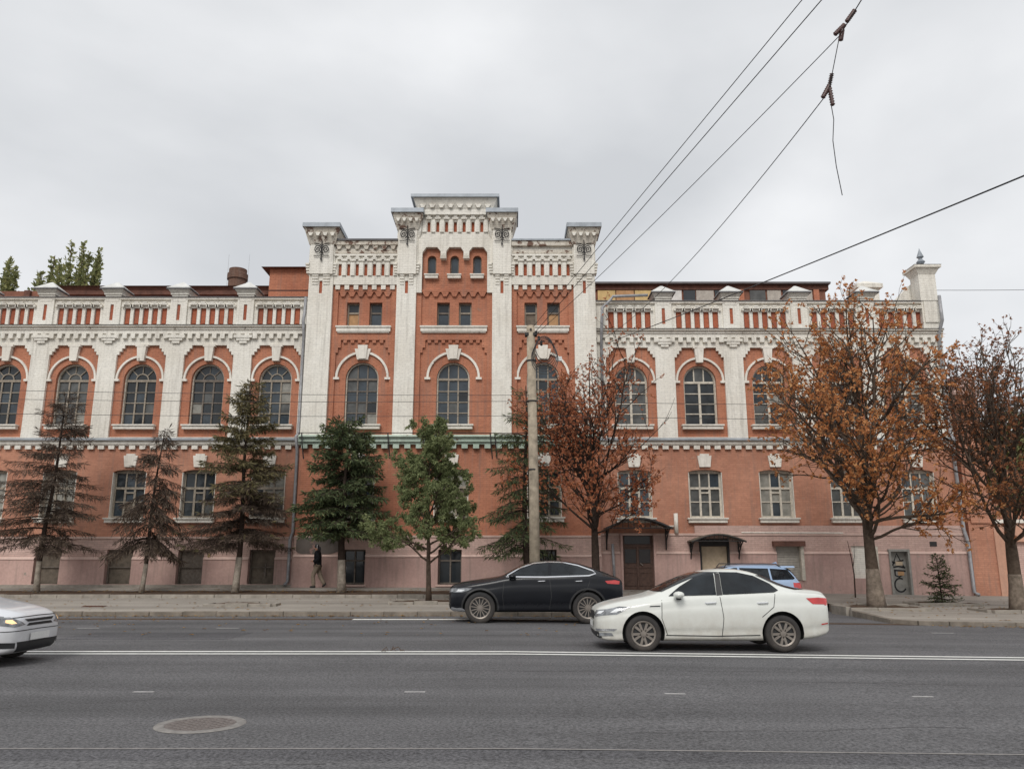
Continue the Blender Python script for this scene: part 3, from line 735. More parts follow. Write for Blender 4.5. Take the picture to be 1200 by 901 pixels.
# pale green sheet metal belt with iron rods
B(MB().box(XA - .02, XB + .02, CY - .3, CY + .2, 6.66, 6.86).box(XA - .02, XB + .02, CY - .2, CY + .2, 6.56, 6.66), 'belt_course', 'greenb')
B(MB().frustum((XA - .02, XB + .02, CY - .42, CY + .2), (XA - .02, XB + .02, CY - .2, CY + .2), 6.86, 6.98), 'belt_flashing', 'greenb')
mb = MB()
for i in range(26): mb.box(XA + .1 + i * .5, XA + .36 + i * .5, CY - .22, CY - .0, 6.38, 6.56)
B(mb, 'belt_dentils', 'greenb', 'stuff')
for x in (-9.15, -5.4, -3.3, -.95, -.75, 3.0):
    B(MB().tube([(x, CY - .46, 7.02), (x + .04, CY - .48, 6.6), (x + .1, CY - .3, 5.9)], .028, 5), 'iron_rod', 'iron')
B(MB().tube([(XA, CY - .46, 7.02), (XB, CY - .46, 7.0)], .018, 5), 'iron_rail', 'iron')
# orange bays
def teeth(mb, x0, x1, z0, z1, step, y0, y1, frac=.5, tri=False):
    n = max(1, round((x1 - x0) / step)); s = (x1 - x0) / n
    for i in range(n):
        a = x0 + (i + (1 - frac) / 2) * s; b = a + s * frac
        if tri: mb.prism([(a + s * frac * .3, z0), (b - s * frac * .3, z0), (b, z1), (a, z1)], y0, y1)
        else: mb.box(a, b, y0, y1, z0, z1)
for i, (c, (x0, x1)) in enumerate(zip(BC, BAY)):
    hw = (x1 - x0) / 2 - .24
    top = 13.98 if i != 1 else 15.9
    winu = [c - .54, c + .50] if i != 1 else [c - .50, c + .50]
    h0 = [arch(c, 7.46, 9.58, .74)] + [rect(x - .29, x + .29, 11.9, 13.14) for x in winu]
    if i == 1: h0 += [arch(c - .02 + d, 14.46, 15.22, .2) for d in (-1.05, 0, 1.05)]
    B(MB().sheet(rect(x0 - .05, x1 + .05, 6.9, top), h0, CY + .1, CY + .5), 'bay_wall', 'orange')
    lowp = [(c - hw, 6.96), (c + hw, 6.96), (c + hw, 10.74), (c + hw - .1, 10.74), (c + hw - .1, 10.98), (c + hw - .22, 10.98), (c + hw - .22, 11.34), (c - hw + .22, 11.34), (c - hw + .22, 10.98), (c - hw + .1, 10.98), (c - hw + .1, 10.74), (c - hw, 10.74)]
    upp = rect(c - hw, c + hw, 11.98, 13.62)
    ho = [lowp, upp]
    if i == 1: ho.append(rect(c - 1.5, c + 1.5, 13.74, 15.86))
    B(MB().sheet(rect(x0, x1, 6.9, top), ho, CY, CY + .12), 'bay_frame', 'orange')
    mb = MB(); teeth(mb, c - hw + .24, c + hw - .24, 11.2, 11.35, .31, CY + .01, CY + .1)
    teeth(mb, c - hw, c + hw, 13.4, 13.63, .42, CY + .005, CY + .1, .85, True)
    B(mb, 'brick_teeth', 'orange', 'stuff')
    # second recess line round the arch
    o_ = arch(c, 7.1, 9.58, 1.06); i_ = arch(c, 7.1, 9.58, .92)
    B(MB().box(c - hw, c + hw, CY - .12, CY + .1, 11.72, 11.9).box(c - hw - .03, c + hw + .03, CY - .17, CY + .1, 11.9, 11.97).box(c - hw + .05, c + hw - .05, CY - .08, CY + .1, 11.66, 11.72), 'string_sill', 'trim')
    arch_window(c, CY + .28, 7.46, .735, 2.12, 3, 4, 'bars', 'wood' if i else 'woodg', seed=40 + i, silmat='trim', glass='glassb')
    at_b(KEY['mid'], 'keystone', c, CY + .1, 10.42); at_b(ARC['mid'], 'arch_moulding', c, CY + .1, 9.62)
    for k, x in enumerate(winu):             # pairs of small upper windows, some boarded
        w_ = MB().sheet(rect(-.29, .29, 0, 1.24), [rect(-.22, .22, .07, .74), rect(-.22, .22, .82, 1.17)], 0, .1)
        wo = at_b(w_.mesh('window', 'woodg' if (i + k) % 2 else 'wood'), 'window', x, CY + .3, 11.9)
        low = {(0, 0): 'ply', (2, 0): 'tinb', (2, 1): 'ply'}.get((i, k), 'glassb')
        put(pane_mesh(('u', .7), rect(-.22, .22, 0, .69), low), 'pane', wo, (0, .05, .06)); put(pane_mesh(('u', .4), rect(-.22, .22, 0, .37), 'glass'), 'pane', wo, (0, .05, .81))
    if i == 1:
        for d in (-1.05, 0, 1.05):
            wo = at_b(MB().sheet(arch(0, 0, .76, .195), [arch(0, .05, .76, .145)], 0, .08).mesh('window', 'woodg'), 'window', c - .02 + d, CY + .26, 14.46)
            put(pane_mesh(('sa',), arch(0, .04, .76, .15), 'glassb'), 'pane', wo, (0, .04, 0))
            put(MB().box(-.3, .3, -.36, 0, -.2, -.06).box(-.33, .33, -.4, 0, -.06, 0).mesh('window_sill', 'trim'), 'window_sill', wo)
# white attic bands over the outer bays
for i in (0, 2):
    x0, x1 = BAY[i]; c = (x0 + x1) / 2
    sl_ = [c + (k - 3) * .395 for k in range(7)]
    B(MB().sheet(rect(x0, x1, 13.94, 15.95), [rect(x - .075, x + .075, 14.36, 14.94) for x in sl_], CY - .1, CY + .1), 'attic_band', 'white')
    B(MB().box(x0, x1, CY + .1, CY + .6, 13.9, 15.95), 'attic_back', 'whitew')
    for x in sl_: at_b(SLOT['s'], 'recessed_panel', x, CY + .02, 14.35)
    mb = MB(); teeth(mb, x0, x1, 13.72, 13.94, .395, CY - .08, CY + .05, .5)
    for k in range(8):
        x = c + (k - 3.5) * .395; mb.box(x - .09, x + .09, CY - .16, CY - .05, 14.36, 15.0)
        mb.box(x - .14, x + .14, CY - .19, CY - .05, 15.06, 15.14) if abs(k - 3.5) < 3.2 else None
    for x in sl_: mb.box(x - .13, x + .13, CY - .2, CY - .05, 15.14, 15.22); mb.box(x - .07, x + .07, CY - .21, CY - .05, 15.22, 15.29)
    mb.box(x0, x1, CY - .2, CY - .05, 15.3, 15.4)
    B(mb, 'attic_corbels', 'white', 'stuff')
    mb = MB()
    if i == 0: teeth(mb, x0, x1, 15.62, 15.82, .42, CY - .22, CY - .05, .7, True)
    B(mb.box(x0, x1, CY - .26, CY + .1, 15.82 if i == 0 else 15.78, 16.02).box(x0, x1, CY - .14, CY + .1, 15.45, 15.6), 'attic_parapet', 'whitew')
    B(MB().box(x0, x1, CY - .32, CY + .6, 16.02, 16.1), 'attic_coping', 'roofdark' if i == 0 else 'zinc')
# centre attic
c = BC[1]; ax0, ax1 = TW[1][1] - .22, TW[2][0] + .02
op = [(-1.5, 13.72), (1.5, 13.72), (1.5, 15.5), (1.32, 15.76), (.82, 15.76), (.66, 15.56), (.66, 15.18), (.4, 15.18), (.4, 15.56), (.26, 15.76), (-.26, 15.76), (-.4, 15.56), (-.4, 15.18), (-.66, 15.18), (-.66, 15.56), (-.82, 15.76), (-1.32, 15.76), (-1.5, 15.5)]
slx = [c + (k - 3) * .41 for k in range(7)]
big = [(-1.78, 13.7), (-1.5, 13.7)] + [op[0]] + op[:0:-1] + [(1.5, 13.7), (1.78, 13.7), (1.78, 17.25), (-1.78, 17.25)]
outer = [(c - 1.78, 13.55), (c - 1.5, 13.55)] + [(c + a, b) for a, b in reversed(op[2:])] + [(c + 1.5, 13.55), (c + 1.78, 13.55), (c + 1.78, 17.3), (c - 1.78, 17.3)]
B(MB().sheet(outer, [rect(x - .075, x + .075, 16.5, 17.02) for x in slx], CY - .12, CY + .1), 'centre_attic', 'white')
B(MB().box(c - 1.78, c + 1.78, CY + .1, CY + .9, 15.9, 18.0), 'attic_back', 'white')
for x in slx: at_b(SLOT['s'], 'recessed_panel', x, CY + .02, 16.47)
mb = MB()
for k in range(8):
    x = c + (k - 3.5) * .41; mb.box(x - .09, x + .09, CY - .19, CY - .1, 16.48, 17.08)
for x in slx: mb.box(x - .14, x + .14, CY - .22, CY - .1, 17.12, 17.2); mb.box(x - .08, x + .08, CY - .24, CY - .1, 17.2, 17.28)
for s in (-.53, .53):
    for k in range(4): mb.box(c + s - .15 + .012 * k, c + s + .15 - .012 * k, CY - .14 - .012 * (3 - k), CY - .1, 15.2 + k * .07, 15.24 + k * .07)
mb.box(c - 1.7, c + 1.7, CY - .3, CY + .1, 17.3, 17.42)
teeth(mb, c - 1.72, c + 1.72, 17.6, 17.76, .42, CY - .42, CY - .2, .7, True)
for s in (-1, 1): mb.box(c + s * 1.7 - .14, c + s * 1.7 + .14, CY - .26, CY - .1, 16.5, 17.3); mb.frustum((c + s * 1.7 - .05, c + s * 1.7 + .05, CY - .14, CY - .1), (c + s * 1.7 - .14, c + s * 1.7 + .14, CY - .26, CY - .1), 16.2, 16.5)
B(mb, 'attic_corbels', 'white', 'stuff')
B(MB().box(c - 1.75, c + 1.75, CY - .3, CY + 1, 17.42, 17.6).frustum((c - 1.75, c + 1.75, CY - .32, CY + 1), (c + -1.95, c + 1.95, CY - .5, CY + 1.1), 17.6, 18.05), 'centre_cornice', 'white')
B(MB().box(c - 2.05, c + 2.05, CY - .6, CY + 1.2, 18.05, 18.2).frustum((c - 2.05, c + 2.05, CY - .6, CY + 1.2), (c - 1.2, c + 1.2, CY + .2, CY + .5), 18.2, 18.42), 'centre_cap', 'zinc')
# towers
def scroll(mb, c, z, y, s=1):
    mb.tube([(c, y, z - .5 * s), (c, y, z + .62 * s)], .022, 5)
    mb.prism([(c, z - .62 * s), (c + .05, z - .5 * s), (c, z - .42 * s), (c - .05, z - .5 * s)], y - .02, y + .02)
    mb.prism([(c, z + .45 * s), (c + .05, z + .6 * s), (c, z + .75 * s), (c - .05, z + .6 * s)], y - .02, y + .02)
    for e in (-1, 1):
        pts = []
        for i in range(30):
            t = i / 29; a = R(-60 + 620 * t); r = .20 * s * (1 - .82 * t)
            pts.append((c + e * (.2 * s - r * math.cos(a) ), y, z + r * 1.25 * math.sin(a)))
        mb.tube(pts, .022, 5)
        mb.tube([(c, y, z + .18 * s), (c + e * .15 * s, y, z + .3 * s), (c + e * .38 * s, y, z + .33 * s)], .02, 5)
        mb.tube([(c, y, z - .3 * s), (c + e * .15 * s, y, z - .33 * s), (c + e * .38 * s, y, z - .33 * s)], .02, 5)
for i, (x0, x1) in enumerate(TW):
    c = (x0 + x1) / 2; hw = (x1 - x0) / 2; up = .72 if i in (1, 2) else .0    # inner towers are taller
    ty = CY - .16; out_ = i in (0, 3)
    z1 = 14.25                              # start of the corbelled head
    # shaft with a slot below the head
    B(MB().sheet(rect(x0, x1, 6.94, 14.4), [rect(c - .07, c + .07, 13.5, 14.1)], ty, CY + .9 if out_ else CY + .6), 'tower_shaft', 'white')
    o = B(MB().box(c - .09, c + .09, ty + .06, ty + .1, 13.45, 14.15), 'recessed_panel', 'slot')
    mb = MB()
    for s in (-1, 1):                       # stepped brick corbels
        for k in range(4):
            mb.box(c + s * (.09 + hw - .12) / 2 * 1 - (hw - .25) / 2 - .0, c + s * (.09 + hw - .12) / 2 + (hw - .25) / 2, ty - .03 - k * .018, ty + .05, 13.92 + k * .13, 13.92 + k * .13 + .085)
            ex = hw + .03 + k * .018; mb.box(c + s * ex - .1, c + s * ex + .06, ty - .05 - k * .012, ty + .4, 14.46 + k * .13, 14.46 + k * .13 + .085)
    B(mb, 'tower_corbels', 'white', 'stuff')
    ztop = 16.55 + up
    B(MB().box(c - hw + .02, c + hw - .02, ty - .13, ty + .9, 14.4, ztop - .72).box(c - hw - .04, c + hw + .04, ty - .02, ty + .9, 14.95, ztop - .8), 'tower_head', 'white')
    B(MB().frustum((c - hw - .05, c + hw + .05, ty - .15, ty + 1.0), (c - hw - .26, c + hw + .26, ty - .42, ty + 1.15), ztop - .72, ztop), 'tower_flare', 'whitew')
    mb = MB(); teeth(mb, c - hw - .12, c + hw + .12, ztop - .4, ztop - .24, .3, ty - .40, ty - .2, .7, True); B(mb, 'tower_teeth', 'white', 'stuff')
    B(MB().box(c - hw - .31, c + hw + .31, ty - .5, ty + 1.25, ztop, ztop + .2).frustum((c - hw - .31, c + hw + .31, ty - .5, ty + 1.25), (c - .1, c + .1, ty + .3, ty + .5), ztop + .2, ztop + .42), 'tower_cap', 'zinc')
    mb = MB(); scroll(mb, c, ztop - 1.0 if out_ else ztop - .98, ty - .2, .92); B(mb, 'iron_ornament', 'iron')
# body of the block, roofs
B(MB().box(XA + .02, XB - .02, CY + .5, 46, 6.9, 15.6), 'centre_body', 'orange')
B(MB().frustum((XA, XB, 35.6, 46.2), (XA + 2, XB - 2, 38, 44), 15.6, 16.0), 'centre_roof', 'roofdark')
B(MB().box(XL, XA, 35.4, 48, -.3, 13.2), 'wing_body', 'orange'); B(MB().box(XB, XR, 35.4, 48, -.3, 13.0), 'wing_body', 'orange')
B(MB().box(XA, XB, CY + .5, 46, -.3, 6.9), 'centre_body', 'orange')
# left attic storey: rusty boards under a thin roof; brick box and chimney
B(MB().box(-31.5, -9.4, 38.2, 46, 13.3, 14.9), 'attic_wall', 'rust2')
for i in range(9): B(MB().box(-29 + i * 2.2, -28.7 + i * 2.2, 38.05, 38.2, 13.2, 14.9), 'attic_post', 'rust')
B(MB().box(-23.0, -9.4, 37.85, 46.5, 14.9, 15.02).box(-23.0, -9.4, 37.9, 38.1, 14.62, 14.9), 'attic_fascia', 'rust')
B(MB().frustum((-23.2, -9.4, 37.7, 46.6), (-23.2, -9.4, 41, 43), 15.02, 15.3), 'attic_roof', 'roofdark')
B(MB().box(-12.0, -9.35, 37.2, 41, 13.3, 15.72), 'roof_house', 'orange'); B(MB().box(-12.0, -9.35, 37.19, 37.2, 14.55, 14.62), 'roof_house_band', 'rust')
B(MB().frustum((-12.35, -9.35, 36.9, 41.3), (-12.35, -9.35, 38.9, 39.3), 15.72, 15.95), 'roof_house_cover', 'rust')
ch = B(MB().lathe([(.46, 14.5), (.46, 16.1), (.53, 16.15), (.53, 16.45), (.46, 16.5), (.46, 16.72), (.36, 16.72), (.36, 16.3)], 'z', (-14.6, 40, 0), 20, False), 'chimney', 'chim')
for s in (-.55, .55): build(MB().tube([(-14.6 + s, 40, 14.5), (-14.6 + s, 40, 17.6)], .006, 4), 'lightning_rod', 'pipe', ch)
# right attic: glazed strip under a wide brown roof
rt_ = 39.0
B(MB().box(3.8, 16.1, rt_ - .2, 46, 13.0, 15.3), 'attic_wall', 'rust2')
B(MB().box(3.7, 16.25, rt_ - .3, 46.5, 15.16, 15.40), 'attic_fascia', 'rust'); B(MB().box(3.6, 16.3, rt_ - .5, 46.6, 15.42, 15.52), 'attic_roof', 'roofdark')
for i, (x, w_, mt) in enumerate([(4.4, .9, 'yellow'), (5.35, .9, 'ply'), (6.3, .85, 'yellow'), (8.0, .7, 'capz'), (8.8, .6, 'glass'), (9.45, .9, 'shut'), (10.4, .4, 'glass'), (10.9, .7, 'capz'), (12.2, .8, 'glassc'), (13.1, .7, 'shut'), (13.9, .5, 'glass'), (14.6, .8, 'shut')]):
    B(MB().box(x, x + w_, rt_ - .26, rt_ - .2, 14.0, 15.14), 'attic_pane', mt)
for x in (7.4, 11.75, 15.6): B(MB().box(x - .14, x + .14, rt_ - .32, rt_ - .02, 13.0, 15.16), 'attic_post', 'orange')
# right end: tall corner pier with finial, stepped gable
B(MB().box(18.78, 19.56, 34.74, 35.5, 11.9, 14.5).box(18.86, 19.48, 34.68, 34.74, 12.2, 13.2), 'corner_pier', 'white')
B(MB().frustum((18.78, 19.56, 34.74, 35.5), (18.62, 19.72, 34.58, 35.64), 14.5, 14.8).box(18.56, 19.78, 34.52, 35.7, 14.8, 14.93), 'corner_cap', 'white')
B(MB().frustum((18.54, 19.8, 34.5, 35.72), (19.1, 19.24, 35.04, 35.18), 14.93, 15.12).lathe([(.12, 15.15), (.2, 15.25), (.12, 15.35), (.07, 15.42), (.16, 15.5), (.03, 15.85), (.005, 15.95)], 'z', (19.17, 35.11, 0), 10), 'corner_finial', 'zinc')
B(MB().box(16.65, 17.6, 36.2, 37.2, 13.3, 14.35).box(16.5, 17.75, 36.05, 37.35, 14.35, 14.55).frustum((16.5, 17.75, 36.05, 37.35), (17.1, 17.2, 36.6, 36.8), 14.55, 14.85), 'roof_chimney', 'white')
B(MB().prism([(17.5, 13.0), (19.5, 13.0), (19.5, 14.3), (18.8, 14.3)], 35.55, 36.0), 'end_gable', 'white')
# downpipes
def pipe(pts, r=.07, mat='pipe', name='downpipe'): return B(MB().tube(pts, r, 8), name, mat, smooth=True)
pipe([(-9.42, 34.55, 13.35), (-9.44, 34.6, 12.6), (-9.44, 34.4, 12.2), (-9.44, 34.66, 11.6), (-9.44, 34.74, 7.1), (-9.44, 34.35, 6.9), (-9.44, 34.7, 6.3), (-9.44, 34.75, 2.8), (-9.5, 34.6, 2.5), (-9.5, 34.62, .75), (-9.55, 34.35, .6)])
pipe([(6.2, 34.5, 13.42), (4.6, 34.5, 13.36), (4.5, 34.5, 13.2), (4.1, 34.45, 12.8), (4.05, 34.4, 12.0), (4.05, 34.75, 11.5), (4.05, 34.8, 7)])
pipe([(19.5, 34.5, 13.4), (19.45, 34.4, 12.2), (19.4, 34.75, 11.6), (19.4, 34.78, 7.1), (19.4, 34.55, 6.8), (19.45, 34.8, 6.2), (19.5, 34.8, 2.9), (19.55, 34.68, 2.4), (19.55, 34.66, .3), (19.58, 34.4, .2)], .075)
pipe([(7.1, 34.82, 2.75), (7.1, 34.82, 3.6)], .09, 'trim', 'vent_pipe'); pipe([(6.0, 34.86, 3.05), (7.05, 34.86, 3.05)], .035, 'trim', 'pipe')
pipe([(4.35, 34.6, .5), (4.3, 34.62, 2.3)], .06)
# --- doors -------------------------------------------------------------
d = B(MB().box(4.74, 6.10, 35.02, 35.1, .3, 2.72), 'entrance_door', 'doorb')
f = MB()
for x0, x1 in ((4.84, 5.36), (5.46, 5.98)):
    for z0, z1 in ((.55, 1.0), (1.08, 1.22), (1.3, 1.38)): f.box(x0, x1, 34.995, 35.03, z0, z1)
f.box(5.375, 5.445, 34.97, 35.03, .35, 2.2).box(4.76, 6.08, 34.98, 35.03, 2.17, 2.24)
build(f, 'panel', 'doorb', d, -Vector((0, 0, 0)))
for x0, x1 in ((4.86, 5.34), (5.48, 5.96)): build(MB().box(x0, x1, 34.99, 35.03, 1.5, 2.08), 'pane', 'doord', d)
build(MB().box(4.86, 5.96, 34.99, 35.03, 2.3, 2.64), 'transom', 'doord', d)
build(MB().box(4.66, 4.76, 34.74, 35.1, .2, 2.72).box(6.08, 6.18, 34.74, 35.1, .2, 2.72), 'frame', 'pinkp', d)
build(MB().tube([(5.5, 34.96, 1.5), (5.62, 34.93, 1.4)], .02, 5), 'handle', 'alloy', d)
def canopy(x0, x1, z, rise, dep, name='door_canopy', mat='iron', drop=.9):
    n = 12; mb = MB(); prof = []
    for i in range(n + 1):
        t = i / n; prof.append((x0 + (x1 - x0) * t, z + rise * math.sin(math.pi * t)))
    lo = [(a, b - .04) for a, b in prof]
    mb.sheet(lo + prof[::-1], [], 34.85 - dep, 34.9)
    o = B(mb, name, mat)
    br = MB()
    for x in (x0 + .12, x1 - .12):
        br.tube([(x, 34.84, z - drop), (x, 34.82 - .15, z - .55 * drop), (x, 34.82 - dep * .55, z - .2 * drop), (x, 34.82 - dep + .05, z + .02)], .03, 5)
        br.tube([(x, 34.83, z - drop), (x, 34.83, z + .05)], .03, 5); br.tube([(x, 34.83, z), (x, 34.85 - dep + .05, z + .01)], .028, 5)
        for k in range(3): 
            a = [(x, 34.76 - .16 * k + .07 * math.cos(R(j * 30)), z - .22 + .05 * k + .08 * math.sin(R(j * 30))) for j in range(13)]; br.tube(a, .014, 4)
    fr = MB().tube([(a, 34.84 - dep + .02, b - .06) for a, b in prof], .03, 5)
    for i in range(1, 8): 
        a, b = prof[i + 2]; fr.tube([(a, 34.84 - dep + .02, b - .06), (a, 34.84 - dep + .02, z - .02)], .014, 4)
    fr.tube([(x0, 34.84 - dep + .02, z - .02), (x1, 34.84 - dep + .02, z - .02)], .02, 5)
    build(br, 'bracket', 'iron', o); build(fr, 'rim', 'iron', o)
    return o
canopy(3.95, 6.75, 2.95, .42, 1.1)
canopy(7.55, 9.85, 2.42, .3, .9, mat='tinb', drop=.8)
d = B(MB().box(8.06, 9.34, 35.0, 35.06, .2, 2.5), 'boarded_door', 'board')
build(MB().box(8.06, 8.14, 34.8, 35.0, .15, 2.5).box(9.26, 9.34, 34.8, 35.0, .15, 2.5).box(8.14, 9.26, 34.84, 35.0, 2.2, 2.5), 'frame', 'iron', d)
d = B(MB().box(11.36, 12.42, 35.0, 35.05, .75, 2.34), 'roller_shutter', 'shut')
mb = MB()
for i in range(12): mb.frustum((11.4, 12.36, 34.965, 35.0), (11.4, 12.36, 34.985, 35.0), .8 + i * .105, .8 + i * .105 + .09)
build(mb, 'slat', 'shut', d); build(MB().box(11.2, 12.55, 34.6, 34.9, 2.2, 2.42), 'hood', 'rust', d); build(MB().box(12.36, 12.5, 34.72, 34.95, .78, 2.2), 'guide', 'woodw', d)
B(MB().box(14.6, 15.62, 34.96, 35.05, .86, 2.22), 'blocked_window', 'white'); B(MB().box(15.56, 15.66, 34.7, 34.97, .84, 2.2), 'window_edge', 'woodw')
d = B(MB().box(16.2, 16.98, 35.0, 35.06, .0, 2.02), 'steel_door', 'gdoor')
build(MB().box(16.14, 16.23, 34.74, 35.05, -.05, 2.08).box(16.95, 17.04, 34.74, 35.05, -.05, 2.08).box(16.23, 16.95, 34.76, 35.05, 1.98, 2.08), 'frame', 'gdoor', d)
def stroke(pts, r=.035):
    mb = MB(); p = [Vector((a, b)) for a, b in pts]
    L_, R_ = [], []
    for i, q in enumerate(p):
        t = (p[min(i + 1, len(p) - 1)] - p[max(i - 1, 0)]).normalized(); nrm = Vector((-t.y, t.x)) * r
        L_.append(q + nrm); R_.append(q - nrm)
    for i in range(len(p) - 1): mb.poly([(a.x, 34.993, a.y) for a in (R_[i], R_[i + 1], L_[i + 1], L_[i])])
    return mb
for pts in ([(16.36, 1.38), (16.58, 1.9), (16.84, 1.32)], [(16.38, 1.32), (16.6, 1.36), (16.9, 1.3)], [(16.3, 1.62), (16.42, 1.5), (16.86, 1.62)], [(16.44, 1.18), (16.44, .98), (16.6, .92), (16.74, 1.0)], [(16.4, 1.2), (16.9, 1.16)],
            [(16.62 + .24 * math.cos(R(a)), .58 + .28 * math.sin(R(a))) for a in range(60, 345, 15)]):
    build(stroke(pts), 'graffiti', 'black', d, fix=False)
build(MB().box(16.5, 16.8, 34.985, 34.999, 1.4, 1.56), 'sticker', 'board', d); build(MB().box(16.56, 16.82, 34.985, 34.999, .98, 1.14), 'sticker', 'ply', d)
B(MB().box(18.0, 18.3, 34.86, 34.9, 2.2, 2.4), 'vent', 'iron')
B(MB().box(-13.05, -12.95, 34.78, 34.8, 1.75, 1.9), 'gas_sign', 'yellow')
B(MB().box(7.9, 19.5, 34.87, 34.93, 2.75, 3.08), 'pink_band', 'pink')
B(MB().tube([(9.9, 34.84, 2.78), (14.3, 34.84, 2.76)], .03, 5), 'pipe', 'trim')
# ------------------------------------------------------------ neighbour on the right, far left and right blocks
nb = empty('gate_wall', (24, 35, .1)); tag(nb, 'low pinkish orange wall with brick gate pier at the building corner', 'wall')
o_ = -Vector((24, 35, .1))
pc_ = blob
def NBp(mb, n, m): return build(mb, n, m, nb, o_)
NBp(MB().box(19.95, 21.0, 35.2, 36.2, -.3, 8.9).box(20.05, 20.9, 35.12, 35.2, 3.2, 8.4), 'pier', 'orange_low')
NBp(MB().box(19.9, 21.1, 35.05, 36.3, 8.9, 9.2).box(20.0, 21.0, 35.15, 36.2, 9.2, 9.75), 'pier_cap', 'pink')
NBp(MB().sheet([(21.0, -.3), (40, -.3), (40, 3.2), (21.0, 3.2)], [rect(21.5, 22.5, .35, 2.4), rect(23.5, 24.9, .35, 2.4)], 35.15, 35.5), 'wall', 'pinkw')
NBp(MB().box(21.4, 22.6, 35.33, 35.45, .3, 2.5).box(23.4, 25.0, 35.33, 35.45, .3, 2.5), 'wall_panel', 'pink')
NBp(MB().box(20.98, 40, 35.05, 35.6, 3.2, 3.35), 'coping', 'trim')
far = empty('courtyard_block', (30, 52, 0)); tag(far, 'brownish brick courtyard block seen behind the half bare tree', 'building')
o_ = -Vector((30, 52, 0))
build(MB().sheet(rect(27.2, 44, -.5, 8.6), [rect(28.4 + 2.4 * k, 29.5 + 2.4 * k, z, z + 1.6) for k in range(6) for z in (2, 5.4)], 52, 52.4), 'wall', 'orange_low', far, o_)
build(MB().box(27.2, 44, 52.4, 60, -.5, 8.6), 'body', 'orange_low', far, o_)
for k in range(6):
    for z in (2, 5.4):
        ww = build(MB().box(28.4 + 2.4 * k, 29.5 + 2.4 * k, 52.2, 52.28, z, z + 1.6), 'window', 'glass', far, o_)
        build(MB().box(28.92 + 2.4 * k, 28.98 + 2.4 * k, 52.14, 52.2, z, z + 1.6).box(28.4 + 2.4 * k, 29.5 + 2.4 * k, 52.14, 52.2, z + 1.05, z + 1.12), 'frame', 'woodw', ww)
build(MB().box(27.0, 44.2, 51.8, 60.2, 8.6, 8.8).frustum((27, 44.2, 51.8, 60.2), (29, 42, 55.5, 56.5), 8.8, 10.2), 'roof', 'rust', far, o_)
